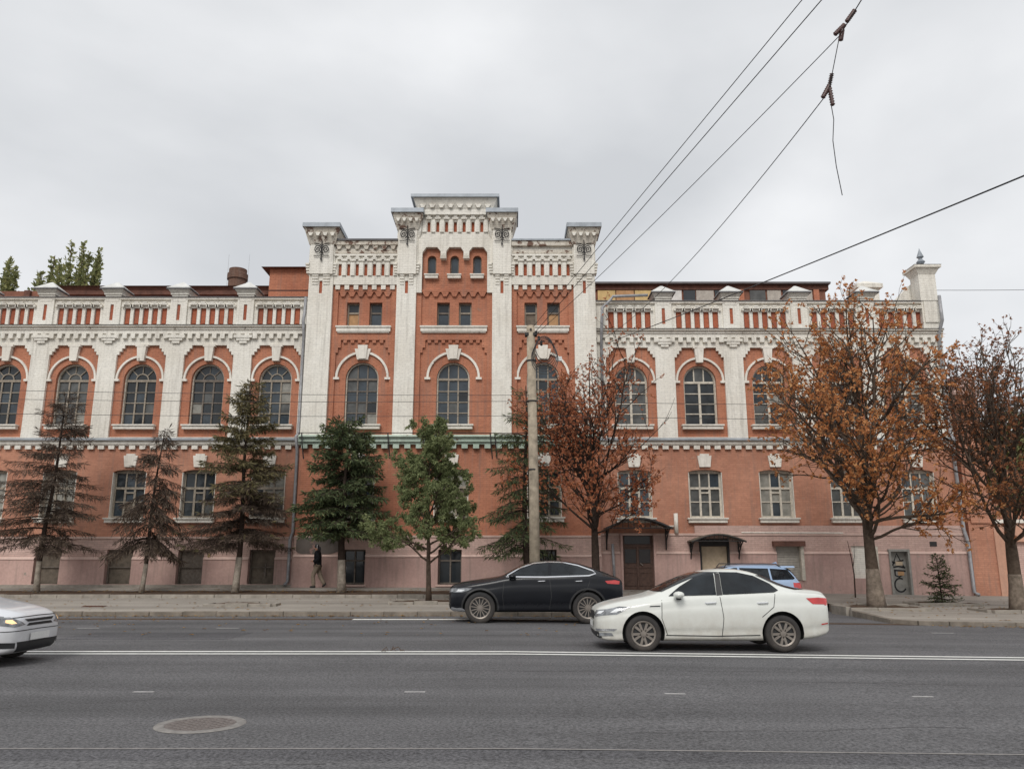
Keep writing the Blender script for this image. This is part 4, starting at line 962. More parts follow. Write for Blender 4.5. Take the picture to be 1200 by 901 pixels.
# ------------------------------------------------------------ trees
def rot(v, axis, ang): return Quaternion(axis, ang) @ v
def leaf(vs, fs, p, d, nrm, L, W):     # folded diamond leaf
    sd = d.cross(nrm)
    if sd.length < 1e-4: sd = d.orthogonal()
    sd.normalize(); up = sd.cross(d).normalized(); i = len(vs)
    m = p + d * (L * .45)
    vs += [tuple(p), tuple(m + sd * W * .5 + up * W * .18), tuple(p + d * L), tuple(m - sd * W * .5 + up * W * .18)]
    fs.append((i, i + 1, i + 2)); fs.append((i, i + 2, i + 3))
def rv(r):
    while True:
        v = Vector((r.uniform(-1, 1), r.uniform(-1, 1), r.uniform(-1, 1)))
        if .05 < v.length < 1: return v.normalized()
def deciduous(name, label, X, Y, z0, H, fork, spread, r0, leafm, seed, nleaf, lsize, bark='bark', nmain=7, lean=(0, 0), palm=5, upward=.5, crownbias=0, limeh=0, sub=(7, 6), elev=(34, 70), pw=.5, thin=.42, taper=.62, lw=.42, drp=.45, limemat='barkw', fan=None, grp=None):
    r = random.Random(seed); root = empty(name, (X, Y, z0)); tag(root, label, 'tree', grp)
    tr = MB(); br = MB(); tips = []
    # trunk continues as leader
    n = 10; lead = []
    for i in range(n + 1):
        t = i / n; lead.append(Vector((lean[0] * t + .06 * H * .1 * math.sin(3 * t + seed) * t * 2, lean[1] * t, H * .93 * t)))
    fz = fork / (H * .93)
    rad = [(r0 * (1 - .18 * (i / n) / fz) if i / n <= fz else r0 * .72 * max(.06, 1 - (i / n - fz) / (1 - fz)) ** 1.3) + .01 for i in range(n + 1)]; rad[0] *= 1.3
    tr.tube(lead, rad, 9)
    def lp(t):
        k = min(n - 1, int(t * n)); f = t * n - k; return lead[k].lerp(lead[k + 1], f), rad[k] + (rad[k + 1] - rad[k]) * f
    def branch(p, d, L, rr, lev):
        m = (7, 5, 3)[lev]; pts = [p]; dd = d.copy()
        for i in range(m):
            dd = (dd + rv(r) * (.22 if lev < 2 else .3) + Vector((0, 0, 1)) * (upward * .18 if lev < 2 else .04)).normalized()
            pts.append(pts[-1] + dd * (L / m))
        rads = [rr * (1 - .8 * i / m) + .004 for i in range(m + 1)]
        br.tube(pts, rads, 6 if lev == 0 else (4 if lev == 1 else 3), False)
        if lev < 2:
            ns = sub[lev]
            for k in range(ns):
                t = .25 + .75 * (k + r.random()) / ns; q = min(m - 1, int(t * m)); f = t * m - q
                pp = pts[q].lerp(pts[q + 1], f); ax = (pts[q + 1] - pts[q]).normalized()
                nd_ = rot(ax, ax.orthogonal().normalized(), R(r.uniform(28, 62))); nd_ = rot(nd_, ax, r.uniform(0, 6.28))
                branch(pp, nd_, L * r.uniform(.32, .55) * (1.15 - .5 * t), rr * .42 * (1.2 - .6 * t), lev + 1)
        else:
            for t in (.35, .6, .8, 1):
                q = min(m - 1, int(t * m)); f = t * m - q; tips.append((pts[q].lerp(pts[q + 1], f), (pts[q + 1] - pts[q]).normalized()))
    for k in range(nmain):
        t = fz + (1 - fz) * (k / nmain) ** (1 / pw * .62) * .9
        p, rr = lp(min(.97, t)); az_ = k * 2.4 + r.uniform(-.4, .4); u = max(0, (p.z - fork) / (H - fork))
        el_ = R(elev[0] + (elev[1] - elev[0]) * u ** .8 + r.uniform(-9, 9))
        L = spread * (1.05 - taper * u ** 1.3) * r.uniform(.85, 1.12)
        branch(p, Vector((math.cos(az_) * math.cos(el_), math.sin(az_) * math.cos(el_), math.sin(el_))), L, max(.02, min(rr * .6, r0 * thin)), 0)
    for k in range(fan or 0):            # limbs fan out from the fork and end on a rounded crown
        p, rr = lp(min(.97, fz + (1 - fz) * (.02 + .45 * r.random() ** 1.4))); az_ = k * 2.4 + r.uniform(-.3, .3)
        el_ = R(14 + 64 * ((k * .618) % 1) + r.uniform(-4, 4)); d = Vector((math.cos(az_) * math.cos(el_), math.sin(az_) * math.cos(el_), math.sin(el_)))
        zc, rz = (fork * .8 + H) / 2, (H - fork * .8) / 2; L = .3
        while L < 12:
            q = p + d * L + Vector((0, 0, .06 * L * L * .25)); e = (q.x ** 2 + q.y ** 2) / spread ** 2 + ((q.z - zc) / rz) ** 2
            if e > 1: break
            L += .15
        branch(p, d, L * r.uniform(.82, 1.06), max(.02, min(rr * .6, r0 * thin) * min(1.2, L / spread)), 0)
    if limeh:
        lb = MB(); lb.tube([lp(t * limeh / (H * .93))[0] for t in (0, .25, .5, .75, 1)], [lp(t * limeh / (H * .93))[1] * 1.03 + .004 for t in (0, .25, .5, .75, 1)], 9); build(lb, 'limewashed_base', limemat, root, smooth=True)
    build(tr, 'trunk', bark, root, smooth=True); build(br, 'branches', bark, root, smooth=True, fix=False)
    vs, fs = [], []
    for i in range(nleaf):
        p, d = r.choice(tips)
        if crownbias and r.random() < crownbias and p.z < H * .45: continue
        p = p + rv(r) * .07
        dn = (d * .5 + rv(r) * .8 + Vector((0, 0, -drp))).normalized()
        if palm:
            a = rv(r)
            for q in range(palm):
                dd = (dn + rot(a, dn, q * 6.28 / palm) * .75).normalized(); leaf(vs, fs, p, dd, rv(r), lsize * r.uniform(.6, 1.25), lsize * lw)
        else: leaf(vs, fs, p, dn, rv(r), lsize * r.uniform(.7, 1.2), lsize * .4)
    mb = MB(); mb.v = vs; mb.f = fs; build(mb, 'crown', leafm, root, fix=False)
    return root
def spruce(name, label, X, Y, z0, H, bare, spread, seed, ndl, dens, r0=.13, drop=.35, top=None, wid=.05, len_=.26, limeh=1.0, gap=.33, ragged=.25, lean=0, bark='barkd', shape=1.0, twig=1.0, grp=None):
    r = random.Random(seed); root = empty(name, (X, Y, z0)); tag(root, label, 'tree', grp)
    ax = lambda z: Vector((lean * z / H + .05 * math.sin(z * .9 + seed), .03 * math.sin(z * 1.3 + seed), z))
    tr = MB(); zz = [H * i / 12 for i in range(13)]; tr.tube([ax(z) for z in zz], [r0 * (1 - .95 * z / H) ** .9 + .008 for z in zz], 8)
    build(tr, 'trunk', bark, root, smooth=True)
    if limeh: build(MB().tube([ax(limeh * t) for t in (0, .33, .66, 1)], [(r0 * (1 - .95 * limeh * t / H) ** .9 + .008) * (1.25 if t == 0 else 1.06) for t in (0, .33, .66, 1)], 9), 'limewashed_base', 'barkw', root, smooth=True)
    br = MB(); vs, fs = [], []; vs2, fs2 = [], []
    z = bare
    while z < H * .985:
        u = (z - bare) / (H - bare); L0 = spread * (1 - u) ** shape + .12
        if u < .12: L0 *= .78 + u * 1.8
        nb_ = 6 if u < .8 else 4
        for k in range(nb_):
            if r.random() < ragged * .5: continue
            a = r.uniform(0, 6.28); L = L0 * r.uniform(1 - ragged, 1.08); el_ = .1 + .75 * u ** 2
            h = Vector((math.cos(a), math.sin(a), 0)); p0 = ax(z + r.uniform(-.1, .1)); pts = []
            m = 6
            for i in range(m + 1):
                t = i / m; pts.append(p0 + h * (L * t) + Vector((0, 0, L * (el_ * t - drop * t * t * (1.35 - t * .55)))) + Vector((r.uniform(-1, 1), r.uniform(-1, 1), r.uniform(-1, 1))) * .02)
            br.tube(pts, [max(.006, .028 * L / max(spread, .1) * (1 - .85 * i / m)) for i in range(m + 1)], 4, False)
            nt_ = max(3, int(L * 9 * dens))
            for i in range(nt_):
                t = .12 + .88 * (i + r.random()) / nt_; q = min(m - 1, int(t * m)); p = pts[q].lerp(pts[q + 1], t * m - q); d = (pts[q + 1] - pts[q]).normalized()
                s = 1 if r.random() < .5 else -1; side = d.cross(Vector((0, 0, 1))).normalized() * s
                tl = (.18 + .5 * L * .32 * (1.1 - t)) * r.uniform(.6, 1.2)
                td = (d * .75 + side * .8 + Vector((0, 0, -.25 - drop * .5 + r.uniform(-.2, .15)))).normalized()
                e = p + td * tl + Vector((0, 0, -.12 * tl))
                if twig: br.tube([p, e], [.005, .003], 3, False)
                m2 = max(2, int(tl * 11 * twig))
                for j in range(m2):
                    w_ = (j + r.random()) / m2; c = p.lerp(e, w_)
                    dd = (td * .8 + rv(r) * .75 + Vector((0, 0, -drop * .55))).normalized()
                    tgt = (vs, fs) if (top is None or u > top + r.uniform(-.12, .12)) else (vs2, fs2)
                    leaf(*tgt, c, dd, rv(r), len_ * r.uniform(.6, 1.15), wid * (1 if tgt[0] is vs else .55))
            for j in range(4): leaf(vs, fs, pts[-1], ((pts[-1] - pts[-2]).normalized() + rv(r) * .45).normalized(), rv(r), len_, wid)
        z += gap * r.uniform(.8, 1.2) * (1 if u < .7 else .7)
    build(br, 'branches', bark, root, fix=False)
    mb = MB(); mb.v = vs; mb.f = fs; build(mb, 'crown', ndl, root, fix=False)
    if vs2: mb = MB(); mb.v = vs2; mb.f = fs2; build(mb, 'dead_lower_crown', 'n_dead', root, fix=False)
    return root
SG = 'spruces along the wall'
spruce('spruce_tree', 'brown dead spruce with bare drooping twigs, the larger of the two dead ones', -18.7, 32.2, .38, 7.9, 1.9, 2.55, 3, 'n_dead', 3.2, .105, drop=.3, wid=.027, len_=.3, gap=.36, ragged=.4, limeh=1.2, shape=.75, lean=.25, grp=SG)
spruce('spruce_tree', 'small brown dead spruce, thin and narrow, between two larger spruces', -14.6, 32.2, .38, 6.5, 1.9, 1.7, 7, 'n_dead', 3.2, .085, drop=.68, wid=.03, len_=.32, gap=.25, ragged=.35, limeh=1.1, shape=.8, lean=.35, grp=SG)
spruce('spruce_tree', 'tall spruce with olive green top and bare brown lower branches', -10.85, 32.2, .38, 8.4, 1.9, 2.5, 12, 'n_olive', 4.2, .125, drop=.26, top=.36, wid=.042, len_=.28, gap=.25, ragged=.4, limeh=1.35, shape=.68, lean=.0, grp=SG)
spruce('spruce_tree', 'dense dark green spruce with full bushy crown', -6.75, 32.2, .38, 6.75, 2.35, 2.0, 21, 'n_dark', 4.0, .16, drop=.3, wid=.05, len_=.24, gap=.19, ragged=.2, limeh=1.25, shape=.45, grp=SG)
spruce('spruce_tree', 'dark thin spruce half hidden behind the concrete pole', .55, 32.2, .38, 8.3, 1.8, 2.05, 33, 'n_dark', 2.3, .13, drop=.42, wid=.036, len_=.28, gap=.33, ragged=.4, limeh=0, shape=.65, grp=SG)
spruce('fir_sapling', 'small young green fir growing in a kerbed bed', 15.4, 29.4, zs(15.4, 29.4), 1.65, .12, .7, 41, 'n_dark', 2.8, .03, drop=.0, wid=.03, len_=.13, limeh=0, gap=.15, ragged=.3, shape=1.1)
deciduous('maple_tree', 'tall broad tree with thinning orange autumn leaves', 12.1, 27.3, zs(12.1, 27.3) - .02, 10.9, 2.0, 3.6, .23, 'l_orange', 5, 5200, .13, 'bark', limemat='barkg', nmain=0, fan=25, upward=.4, sub=(11, 6), limeh=1.3, lean=(-.15, 0), thin=.25)
deciduous('chestnut_tree', 'tree with dense rust red withered leaves beside the concrete pole', 3.0, 29.2, .25, 9.7, 2.1, 2.65, .15, 'l_red', 9, 4600, .10, 'barkd', nmain=0, fan=24, upward=.45, sub=(11, 6), thin=.27)
deciduous('street_tree', 'half bare tree with tangled branches and few brown leaves', 16.5, 26.8, zs(16.5, 26.8) - .02, 9.9, 1.9, 3.1, .21, 'l_brown', 14, 3400, .11, 'bark', limemat='barkg', nmain=0, fan=25, upward=.45, sub=(11, 7), limeh=1.2, thin=.25)
deciduous('street_tree', 'slender green leafy tree with drooping foliage', -2.9, 28.6, zs(-2.9, 28.6), 6.2, 1.3, 1.95, .085, 'l_green', 23, 10000, .12, 'bark', nmain=22, upward=.25, sub=(9, 6), palm=7, lean=(-.1, 0), elev=(24, 72), lw=.26, drp=.8)
# bare sapling by the wall
sp_ = empty('bare_sapling', (13.6, 32.5, zs(13.6, 32.5))); tag(sp_, 'thin bare sapling stem against the pink plinth', 'sapling')
build(MB().tube([(0, 0, 0), (.03, 0, .9), (-.02, 0, 1.5), (-.12, 0, 2.2)], [.03, .024, .018, .008], 6), 'stem', 'barkd', sp_)
build(MB().tube([(.0, 0, 1.1), (.1, 0, 1.6), (.14, .02, 2.1)], [.016, .012, .006], 5), 'branch', 'barkd', sp_)
# poplars far behind the left wing
def poplar(X, Y, H, sp, seed, label, nl=6500):
    r = random.Random(seed); root = empty('poplar_tree', (X, Y, -1)); tag(root, label, 'tree', 'poplars behind the building')
    tr = MB().tube([(0, 0, 0), (.1, 0, H * .4), (0, .1, H * .75), (.1, 0, H)], [.5, .38, .2, .03], 7); vs, fs = [], []
    lims = [(0, 0, H)]
    for k in range(16):
        a = r.uniform(0, 6.28); z0 = H * r.uniform(.3, .68); top = H * r.uniform(.84, .995); d = sp * r.uniform(.35, 1)
        e = Vector((math.cos(a) * d, math.sin(a) * d, top)); tr.tube([(0, 0, z0), (e.x * .7, e.y * .7, z0 + (top - z0) * .35), tuple(e)], [.16, .1, .02], 5, False); lims.append((e.x, e.y, top))
    for i in range(nl):
        x, y, t = r.choice(lims); h = r.random() ** .8; z = t - h * H * .34
        w_ = .06 + .6 * math.sqrt(h) * r.random(); a = r.uniform(0, 6.28)
        leaf(vs, fs, Vector((x * (1 - h * .15) + math.cos(a) * w_, y * (1 - h * .15) + math.sin(a) * w_, z)), (rv(r) + Vector((0, 0, .8))).normalized(), rv(r), r.uniform(.3, .6), r.uniform(.2, .34))
    build(tr, 'trunk', 'bark', root, fix=False); mb = MB(); mb.v = vs; mb.f = fs; build(mb, 'crown', 'l_poplar', root, fix=False)
poplar(-42.6, 74, 33.4, 2.5, 1, 'taller poplar rising behind the left roof, beside the brown roof eave')
poplar(-46.6, 76, 32.9, 2.0, 2, 'poplar behind the left parapet, between two other poplars')
poplar(-50.5, 75, 32.2, 2.2, 3, 'poplar rising behind the left end parapet pier')
deciduous('courtyard_tree', 'green and yellow courtyard tree behind the gate wall', 27.5, 44, -.5, 9.5, 2.5, 4, .2, 'l_poplar', 31, 1700, .3, 'bark', nmain=12, sub=(6, 4))
# fallen leaves
r = random.Random(77); vs, fs = [], []
for i in range(1900):
    X = r.uniform(-24, 20); Y = r.choice([r.uniform(31.2, 33.1), r.uniform(31.2, 33.1), r.uniform(24.9, 31), r.uniform(24.3, 24.68), r.uniform(24.3, 24.68), r.uniform(18, 24)] if X < 4 else [r.uniform(23, 34), 27 + r.gauss(0, 1.5), r.uniform(21.9, 22.5)])
    if 4 < X < 11.4 and Y < 31: continue
    if Y > 31.1 and X < 3.5: z = .4 + (Y - 31.1) * .035
    elif Y > 24.85 or (X > 11 and Y > 22.9): z = zs(X, Y) + .015
    else: z = zroad(X, Y) + .01
    a = r.uniform(0, 6.28); leaf(vs, fs, Vector((X, Y, z + .01)), Vector((math.cos(a), math.sin(a), .05)), Vector((0, 0, 1)), r.uniform(.06, .14), r.uniform(.05, .1))
mb = MB(); mb.v = vs; mb.f = fs; o = build(mb, 'fallen_leaves', 'l_litter', fix=False, kind='stuff'); tag(o, 'dry fallen leaves scattered on pavement and gutter', 'leaves')
# scrap on the centre line
r = random.Random(4); mb = MB()
for i in range(6):
    a = r.uniform(0, 6.28); p = Vector((-2.15 + r.uniform(-.22, .22), 14.9 + r.uniform(-.1, .1), zroad(-2.2, 14.9) + .015)); mb.tube([p, p + Vector((math.cos(a) * .15, math.sin(a) * .1, r.uniform(.01, .07))), p + Vector((math.cos(a) * .2, math.sin(a) * .1, .0))], .007, 4)
tag(build(mb, 'straw_scrap', 'soil'), 'small dull scrap of straw lying on the double line', 'litter')

# ------------------------------------------------------------ pole and wires
pole = empty('utility_pole', (.74, 26.2, .1)); tag(pole, 'tall worn concrete pole with coiled cable near its top', 'pole')
build(MB().tube([(0, 0, 0), (-.02, 0, 4), (-.1, 0, 9.36)], [.175, .16, .14], 16), 'shaft', 'concrete', pole, smooth=True)
for z in (4.4, 6.7, 8.1): build(MB().lathe([(.15, z), (.165, z), (.165, z + .05), (.15, z + .05)], 'z', (-.04 if z < 6 else -.075, 0, 0), 16), 'steel_band', 'iron', pole)
cap_ = MB().box(-.3, .12, -.12, .12, 9.0, 9.1).tube([(-.1, -.18, 9.2), (-.1, .18, 9.2)], .04, 6)
for k in range(3): cap_.lathe([(.035, 0), (.05, .04), (.035, .08), (.05, .12), (.03, .16)], 'z', (.08 + .09 * k, -.1, 9.0 - .18 * k), 8)
build(cap_, 'bracket', 'iron', pole)
coil = MB()
for k in range(6):
    a0 = .2 * k; pts = [(.36 + (.30 + .03 * k) * math.cos(R(i * 15) + a0) , -.16 - .03 * k + .05 * math.sin(i * .4 + k), 8.55 - .08 * k + (.42 + .03 * k) * math.sin(R(i * 15) + a0)) for i in range(25)]
    coil.tube(pts, .012, 5)
build(coil, 'cable_coil', 'wire', pole)
build(MB().box(.75, .95, -.15, .0, 8.1, 8.25), 'junction_box', 'plate', pole)
F_, P_ = 930., R(12.5)
def ray(x, y, Y):                     # point at depth Y on the line of sight through a pixel of the 1200 px wide photo
    u = (x - 600) / F_; v = (450.5 - y) / F_; dy = math.cos(P_) - v * math.sin(P_); dz = math.sin(P_) + v * math.cos(P_); t = Y / dy
    return Vector((u * t, Y, 1.6 + dz * t))
def wire(label, a, b, sag=.0, r=.012, ext=0, n=24, name='overhead_wire', grp='overhead wires'):
    a, b = Vector(a), Vector(b); e = a + (b - a) * (1 + ext)
    pts = [a.lerp(e, i / n) - Vector((0, 0, sag * 4 * (i / n) * (1 - i / n))) for i in range(n + 1)]
    return tag(build(MB().tube(pts, r, 5), name, 'wire', smooth=True, fix=False), label, 'wire', grp)
T = Vector((.72, 26.1, 9.4))
WG = 'wires rising from the pole over the street'
wire('overhead wire leaving the very tip of the concrete pole', T, ray(940, 0, 12), 0, .009, 2.2, grp=WG)
wire('overhead wire leaving the pole just under its tip wire' , T + Vector((.1, 0, -.15)), ray(963, 0, 12), 0, .010, 2.2, grp=WG)
J1 = ray(984, 42, 12); J2 = ray(971, 108, 12.4)
wire('thin overhead wire from the pole to the upper insulator', T + Vector((.15, 0, -.22)), J1, .12, .008)
wire('overhead wire running on up from the upper insulator', J1, ray(1012, -4, 11), 0, .010, 12)
wire('short wire hanging between the two insulators', J1, J2, .0, .008)
wire('sagging wire from the lower insulator to the building tower', J2, Vector((3.9, 34.4, 11.2)), .55, .009)
t_ = [ray(972, 112, 12.4), ray(977, 140, 12.4), ray(976, 165, 12.4), ray(980, 195, 12.4), ray(987, 229, 12.4)]
tag(build(MB().tube(t_, .008, 5), 'loose_wire', 'wire'), 'loose cut wire end dangling from the lower insulator', 'wire')
def insul(name, label, segs):
    e = empty(name, segs[0][0]); tag(e, label, 'insulator')
    for a, b in segs:
        d = (b - a); n = 7; mb = MB(); pts, rads = [], []
        for i in range(n * 2 + 1): pts.append(a + d * (i / (2 * n)) - segs[0][0]); rads.append(.045 if i % 2 else .022)
        build(mb.tube(pts, rads, 8), 'bead_string', 'insul', e, smooth=True)
insul('strain_insulator', 'upper brown strain insulator where two wires part', [(ray(1002, 12, 12), ray(992, 26, 12)), (ray(990, 29, 12), ray(978, 41, 12)), (ray(987, 35, 12), ray(985, 48, 12))])
insul('strain_insulator', 'lower dark insulator with a cut wire hanging from it', [(ray(975, 86, 12.3), ray(972, 100, 12.4)), (ray(972, 100, 12.4), ray(964, 115, 12.4)), (ray(972, 103, 12.4), ray(976, 124, 12.4))])
wire('thick black cable slanting down to the right wing beside the tower', Vector((4.4, 34.3, 11.15)), ray(1200, 183, 12), .35, .016, 1.5)
wire('thin wire leaving the right corner pier towards the neighbour', Vector((19.6, 35.2, 13.9)), Vector((60, 40, 17.5)), .5, .012)
for k, (y0, lab) in enumerate(((467, 'upper thin wire strung level across the facade'), (484, 'lower thin wire strung level across the facade'), (455, 'faint wire strung above the two level wires on the left'))):
    a = ray(-300, y0 - 6, 25.4); b = ray(626, y0 + (3 if k < 2 else 8), 26.1); cc = ray(1500, y0 + 4, 24.8)
    wire(lab, a, b, .12, .008)
    if k < 2: wire(lab.replace('across the facade', 'past the autumn trees'), b, cc, .12, .008)
# ------------------------------------------------------------ vehicles
def evalmesh(o):
    dg = bpy.context.evaluated_depsgraph_get(); dg.update(); e = o.evaluated_get(dg); me = bpy.data.meshes.new_from_object(e, depsgraph=dg); return me
def car(name, label, loc, rz, st, W, wheels, wr, paint, spec):
    """st: stations (x from the nose, z bottom, z shoulder, z top, half width factor, roof half width factor)"""
    hw = W / 2; bm = bmesh.new(); rings = []
    for (x, zb, zs_, zt, k, kt) in st:
        h = hw * k; ht = hw * kt; top = zt - zs_
        bh = zs_ - zb
        half = [(0, zb), (h * .55, zb), (h * .9, zb + .01), (h * .972, zb + bh * .08), (h * .962, zb + bh * .2), (h * .972, zb + bh * .27), (h * .996, zb + bh * .33), (h, zb + bh * .52), (h * .998, zb + bh * .72), (h * .972, zb + bh * .78), (h * .965, zb + bh * .9), (h * .94, zs_), (h * .9 + (ht - h * .9) * .12, zs_ + top * .12 + .012 * (top > .1)),
                (h * .9 + (ht - h * .9) * .62, zs_ + top * .55), (ht, zs_ + top * .88), (ht * .7, zs_ + top * .975), (0, zt)]
        ring = half + [(-a, b) for a, b in half[-2:0:-1]]
        rings.append([bm.verts.new((x, a, b)) for a, b in ring])
    n = len(rings[0])
    for a, b in zip(rings, rings[1:]):
        for i in range(n): bm.faces.new((a[i], a[(i + 1) % n], b[(i + 1) % n], b[i]))
    bm.faces.new(rings[0][::-1]); bm.faces.new(rings[-1])
    bmesh.ops.recalc_face_normals(bm, faces=bm.faces)
    me = bpy.data.meshes.new('body'); bm.to_mesh(me); bm.free(); me.materials.append(M[paint])
    tmp = bpy.data.objects.new('tmp_body', me); col.objects.link(tmp)
    md = tmp.modifiers.new('s', 'SUBSURF'); md.levels = 2; md.render_levels = 2
    smooth = evalmesh(tmp); tmp.modifiers.clear(); tmp.data = smooth
    bv = bmesh.new(); bv.from_mesh(smooth); bmesh.ops.triangulate(bv, faces=bv.faces); tree = BVHTree.FromBMesh(bv); bv.free()
    # wheel wells
    cut = MB()
    for wx in wheels:
        for s in (-1, 1): 
            c = [(wx + (wr + .065) * math.cos(2 * math.pi * i / 32), wr + .01 + (wr + .065) * math.sin(2 * math.pi * i / 32)) for i in range(32)]
            cut.prism(c, *sorted((s * (hw - .30), s * (hw + .3))))
    cm = cut.mesh('cut', 'hub'); co = bpy.data.objects.new('tmp_cut', cm); col.objects.link(co)
    bo = tmp.modifiers.new('b', 'BOOLEAN'); bo.object = co; bo.operation = 'DIFFERENCE'; bo.solver = 'EXACT'
    body = evalmesh(tmp); bpy.data.objects.remove(co); bpy.data.objects.remove(tmp)
    body.name = 'body'; body.polygons.foreach_set('use_smooth', [True] * len(body.polygons))
    body.materials.clear(); body.materials.append(M[paint]); body.materials.append(M['hub'])
    for p in body.polygons:
        c = p.center; p.material_index = 0
        for wx in wheels:
            if abs(math.hypot(c.x - wx, c.z - wr - .01) - (wr + .065)) < .006 and abs(p.normal.y) < .3 or (abs(abs(c.y) - (hw - .30)) < .004 and math.hypot(c.x - wx, c.z - wr - .01) < wr + .065): p.material_index = 1
    body.set_sharp_from_angle(angle=R(42))
    root = empty(name, loc, rz); tag(root, label, 'car')
    bo_ = put(body, 'body', root)
    def patch(nm, poly, axis, mat, off=.009, step=.045, parent=None, both=True, thick=0):
        """a fitted panel: polygon in the (x,z) side plane, the (y,z) front or rear plane, or the (x,y) top plane"""
        objs = []
        for s in ((-1, 1) if axis == 'side' and both else (-1,)):
            vs, fs = fillpoly(poly, step); mb = MB(); okv = []
            for p in vs:
                if axis == 'side': o, d = Vector((p.x, s * 3, p.y)), Vector((0, -s, 0))
                elif axis == 'front': o, d = Vector((-3, p.x, p.y)), Vector((1, 0, 0))
                elif axis == 'rear': o, d = Vector((9, p.x, p.y)), Vector((-1, 0, 0))
                else: o, d = Vector((p.x, p.y, 4)), Vector((0, 0, -1))
                h, nn, _, _ = tree.ray_cast(o, d); okv.append(h is not None)
                mb.v.append(tuple(h + nn * off) if h is not None else (0, 0, 0))
            mb.f = [f for f in fs if all(okv[k] for k in f)]
            if not mb.f: continue
            me = mb.mesh(nm, mat, True, True)
            me.update(); c = Vector((0, 0, 0))
            # face outwards
            k = me.polygons[len(me.polygons) // 2]; cen = k.center; h, nn, _, _ = tree.find_nearest(cen)
            if nn.dot(k.normal) < 0: me.flip_normals()
            o_ = put(me, nm, parent or root); objs.append(o_)
        return objs
    # wheels
    for wx in wheels:
        for s in (-1, 1):
            w_ = put(MB().lathe([(.001, -.06), (wr * .66, -.06), (wr * .68, .06), (.001, .06)], 'y', k=24).mesh('wheel', 'hub'), 'wheel', root, (wx, s * (hw - .135), wr))
            ty = MB().lathe([(wr * .68, -.1), (wr * .8, -.115), (wr * .95, -.105), (wr, -.07), (wr, .07), (wr * .95, .105), (wr * .8, .115), (wr * .68, .1)], 'y', k=40, close=True); build(ty, 'tyre', 'rubber', w_, smooth=True)
            rm = MB().lathe([(wr * .60, s * .09), (wr * .68, s * .108), (wr * .71, s * .1), (wr * .66, s * .05)], 'y', k=40)
            ns, dbl = spec.get('spokes', (5, True)); ph = spec.get('phase', .3)
            for k in range(ns):
                for q in ((-.13, .13) if dbl else (0,)):
                    a = ph + 2 * math.pi * k / ns + q; b = ph + 2 * math.pi * k / ns + q * 2.0; hwid = .022 if ns < 8 else .012
                    t0, t1 = Vector((math.cos(a), math.sin(a))), Vector((math.cos(b), math.sin(b))); nn = Vector((-t0.y, t0.x)) * hwid
                    p = [t0 * wr * .12 - nn, t1 * wr * .64 - nn, t1 * wr * .64 + nn, t0 * wr * .12 + nn]
                    rm.prism([(v.x, v.y) for v in p], *sorted((s * .055, s * .088)))
            rm.lathe([(.001, s * .098), (wr * .16, s * .095), (wr * .2, s * .06)], 'y', k=16)
            build(rm, 'rim', 'alloy', w_)
    spec['fit'](patch, root, hw, tree)
    return root
def band(pts, w):                      # a thin strip polygon along a polyline
    p = [Vector(q) for q in pts]; a, b = [], []
    for i, q in enumerate(p):
        t = (p[min(i + 1, len(p) - 1)] - p[max(i - 1, 0)]).normalized(); n = Vector((-t.y, t.x)) * w / 2
        a.append(tuple(q - n)); b.append(tuple(q + n))
    return a + b[::-1]
def mirror(root, x, y, z, hw, paint, sc_=1):
    for s in (-1, 1):
        mb = MB(); k = 10
        for i, (a, r_) in enumerate(((-.1, .3), (-.07, .8), (0, 1), (.07, .92), (.1, .45))): pass
        mb.lathe([(.001, -.11), (.055, -.1), (.078, -.03), (.078, .05), (.06, .1), (.001, .105)], 'y', (x, s * (y + .1), z), 12)
        mb.v = [(a + (a - x) * .25, b, z + (c - z) * .8) for a, b, c in mb.v]
        o = build(mb, 'side_mirror', paint, root, smooth=True); build(MB().box(x - .03, x + .05, *sorted((s * (y - .12), s * (y + .06))), z - .09, z - .05), 'mirror_arm', 'cblk', o)
def handles(patch, root, hw, tree, xs, z, mat):
    for x in xs:
        for s in (-1, 1):
            h, nn, _, _ = tree.ray_cast(Vector((x, s * 3, z)), Vector((0, -s, 0)))
            if h: build(MB().tube([(x - .1, h.y - s * .002, z), (x - .08, h.y + s * .028, z), (x + .08, h.y + s * .028, z + .008), (x + .1, h.y - s * .002, z + .008)], .014, 6), 'door_handle', mat, root)
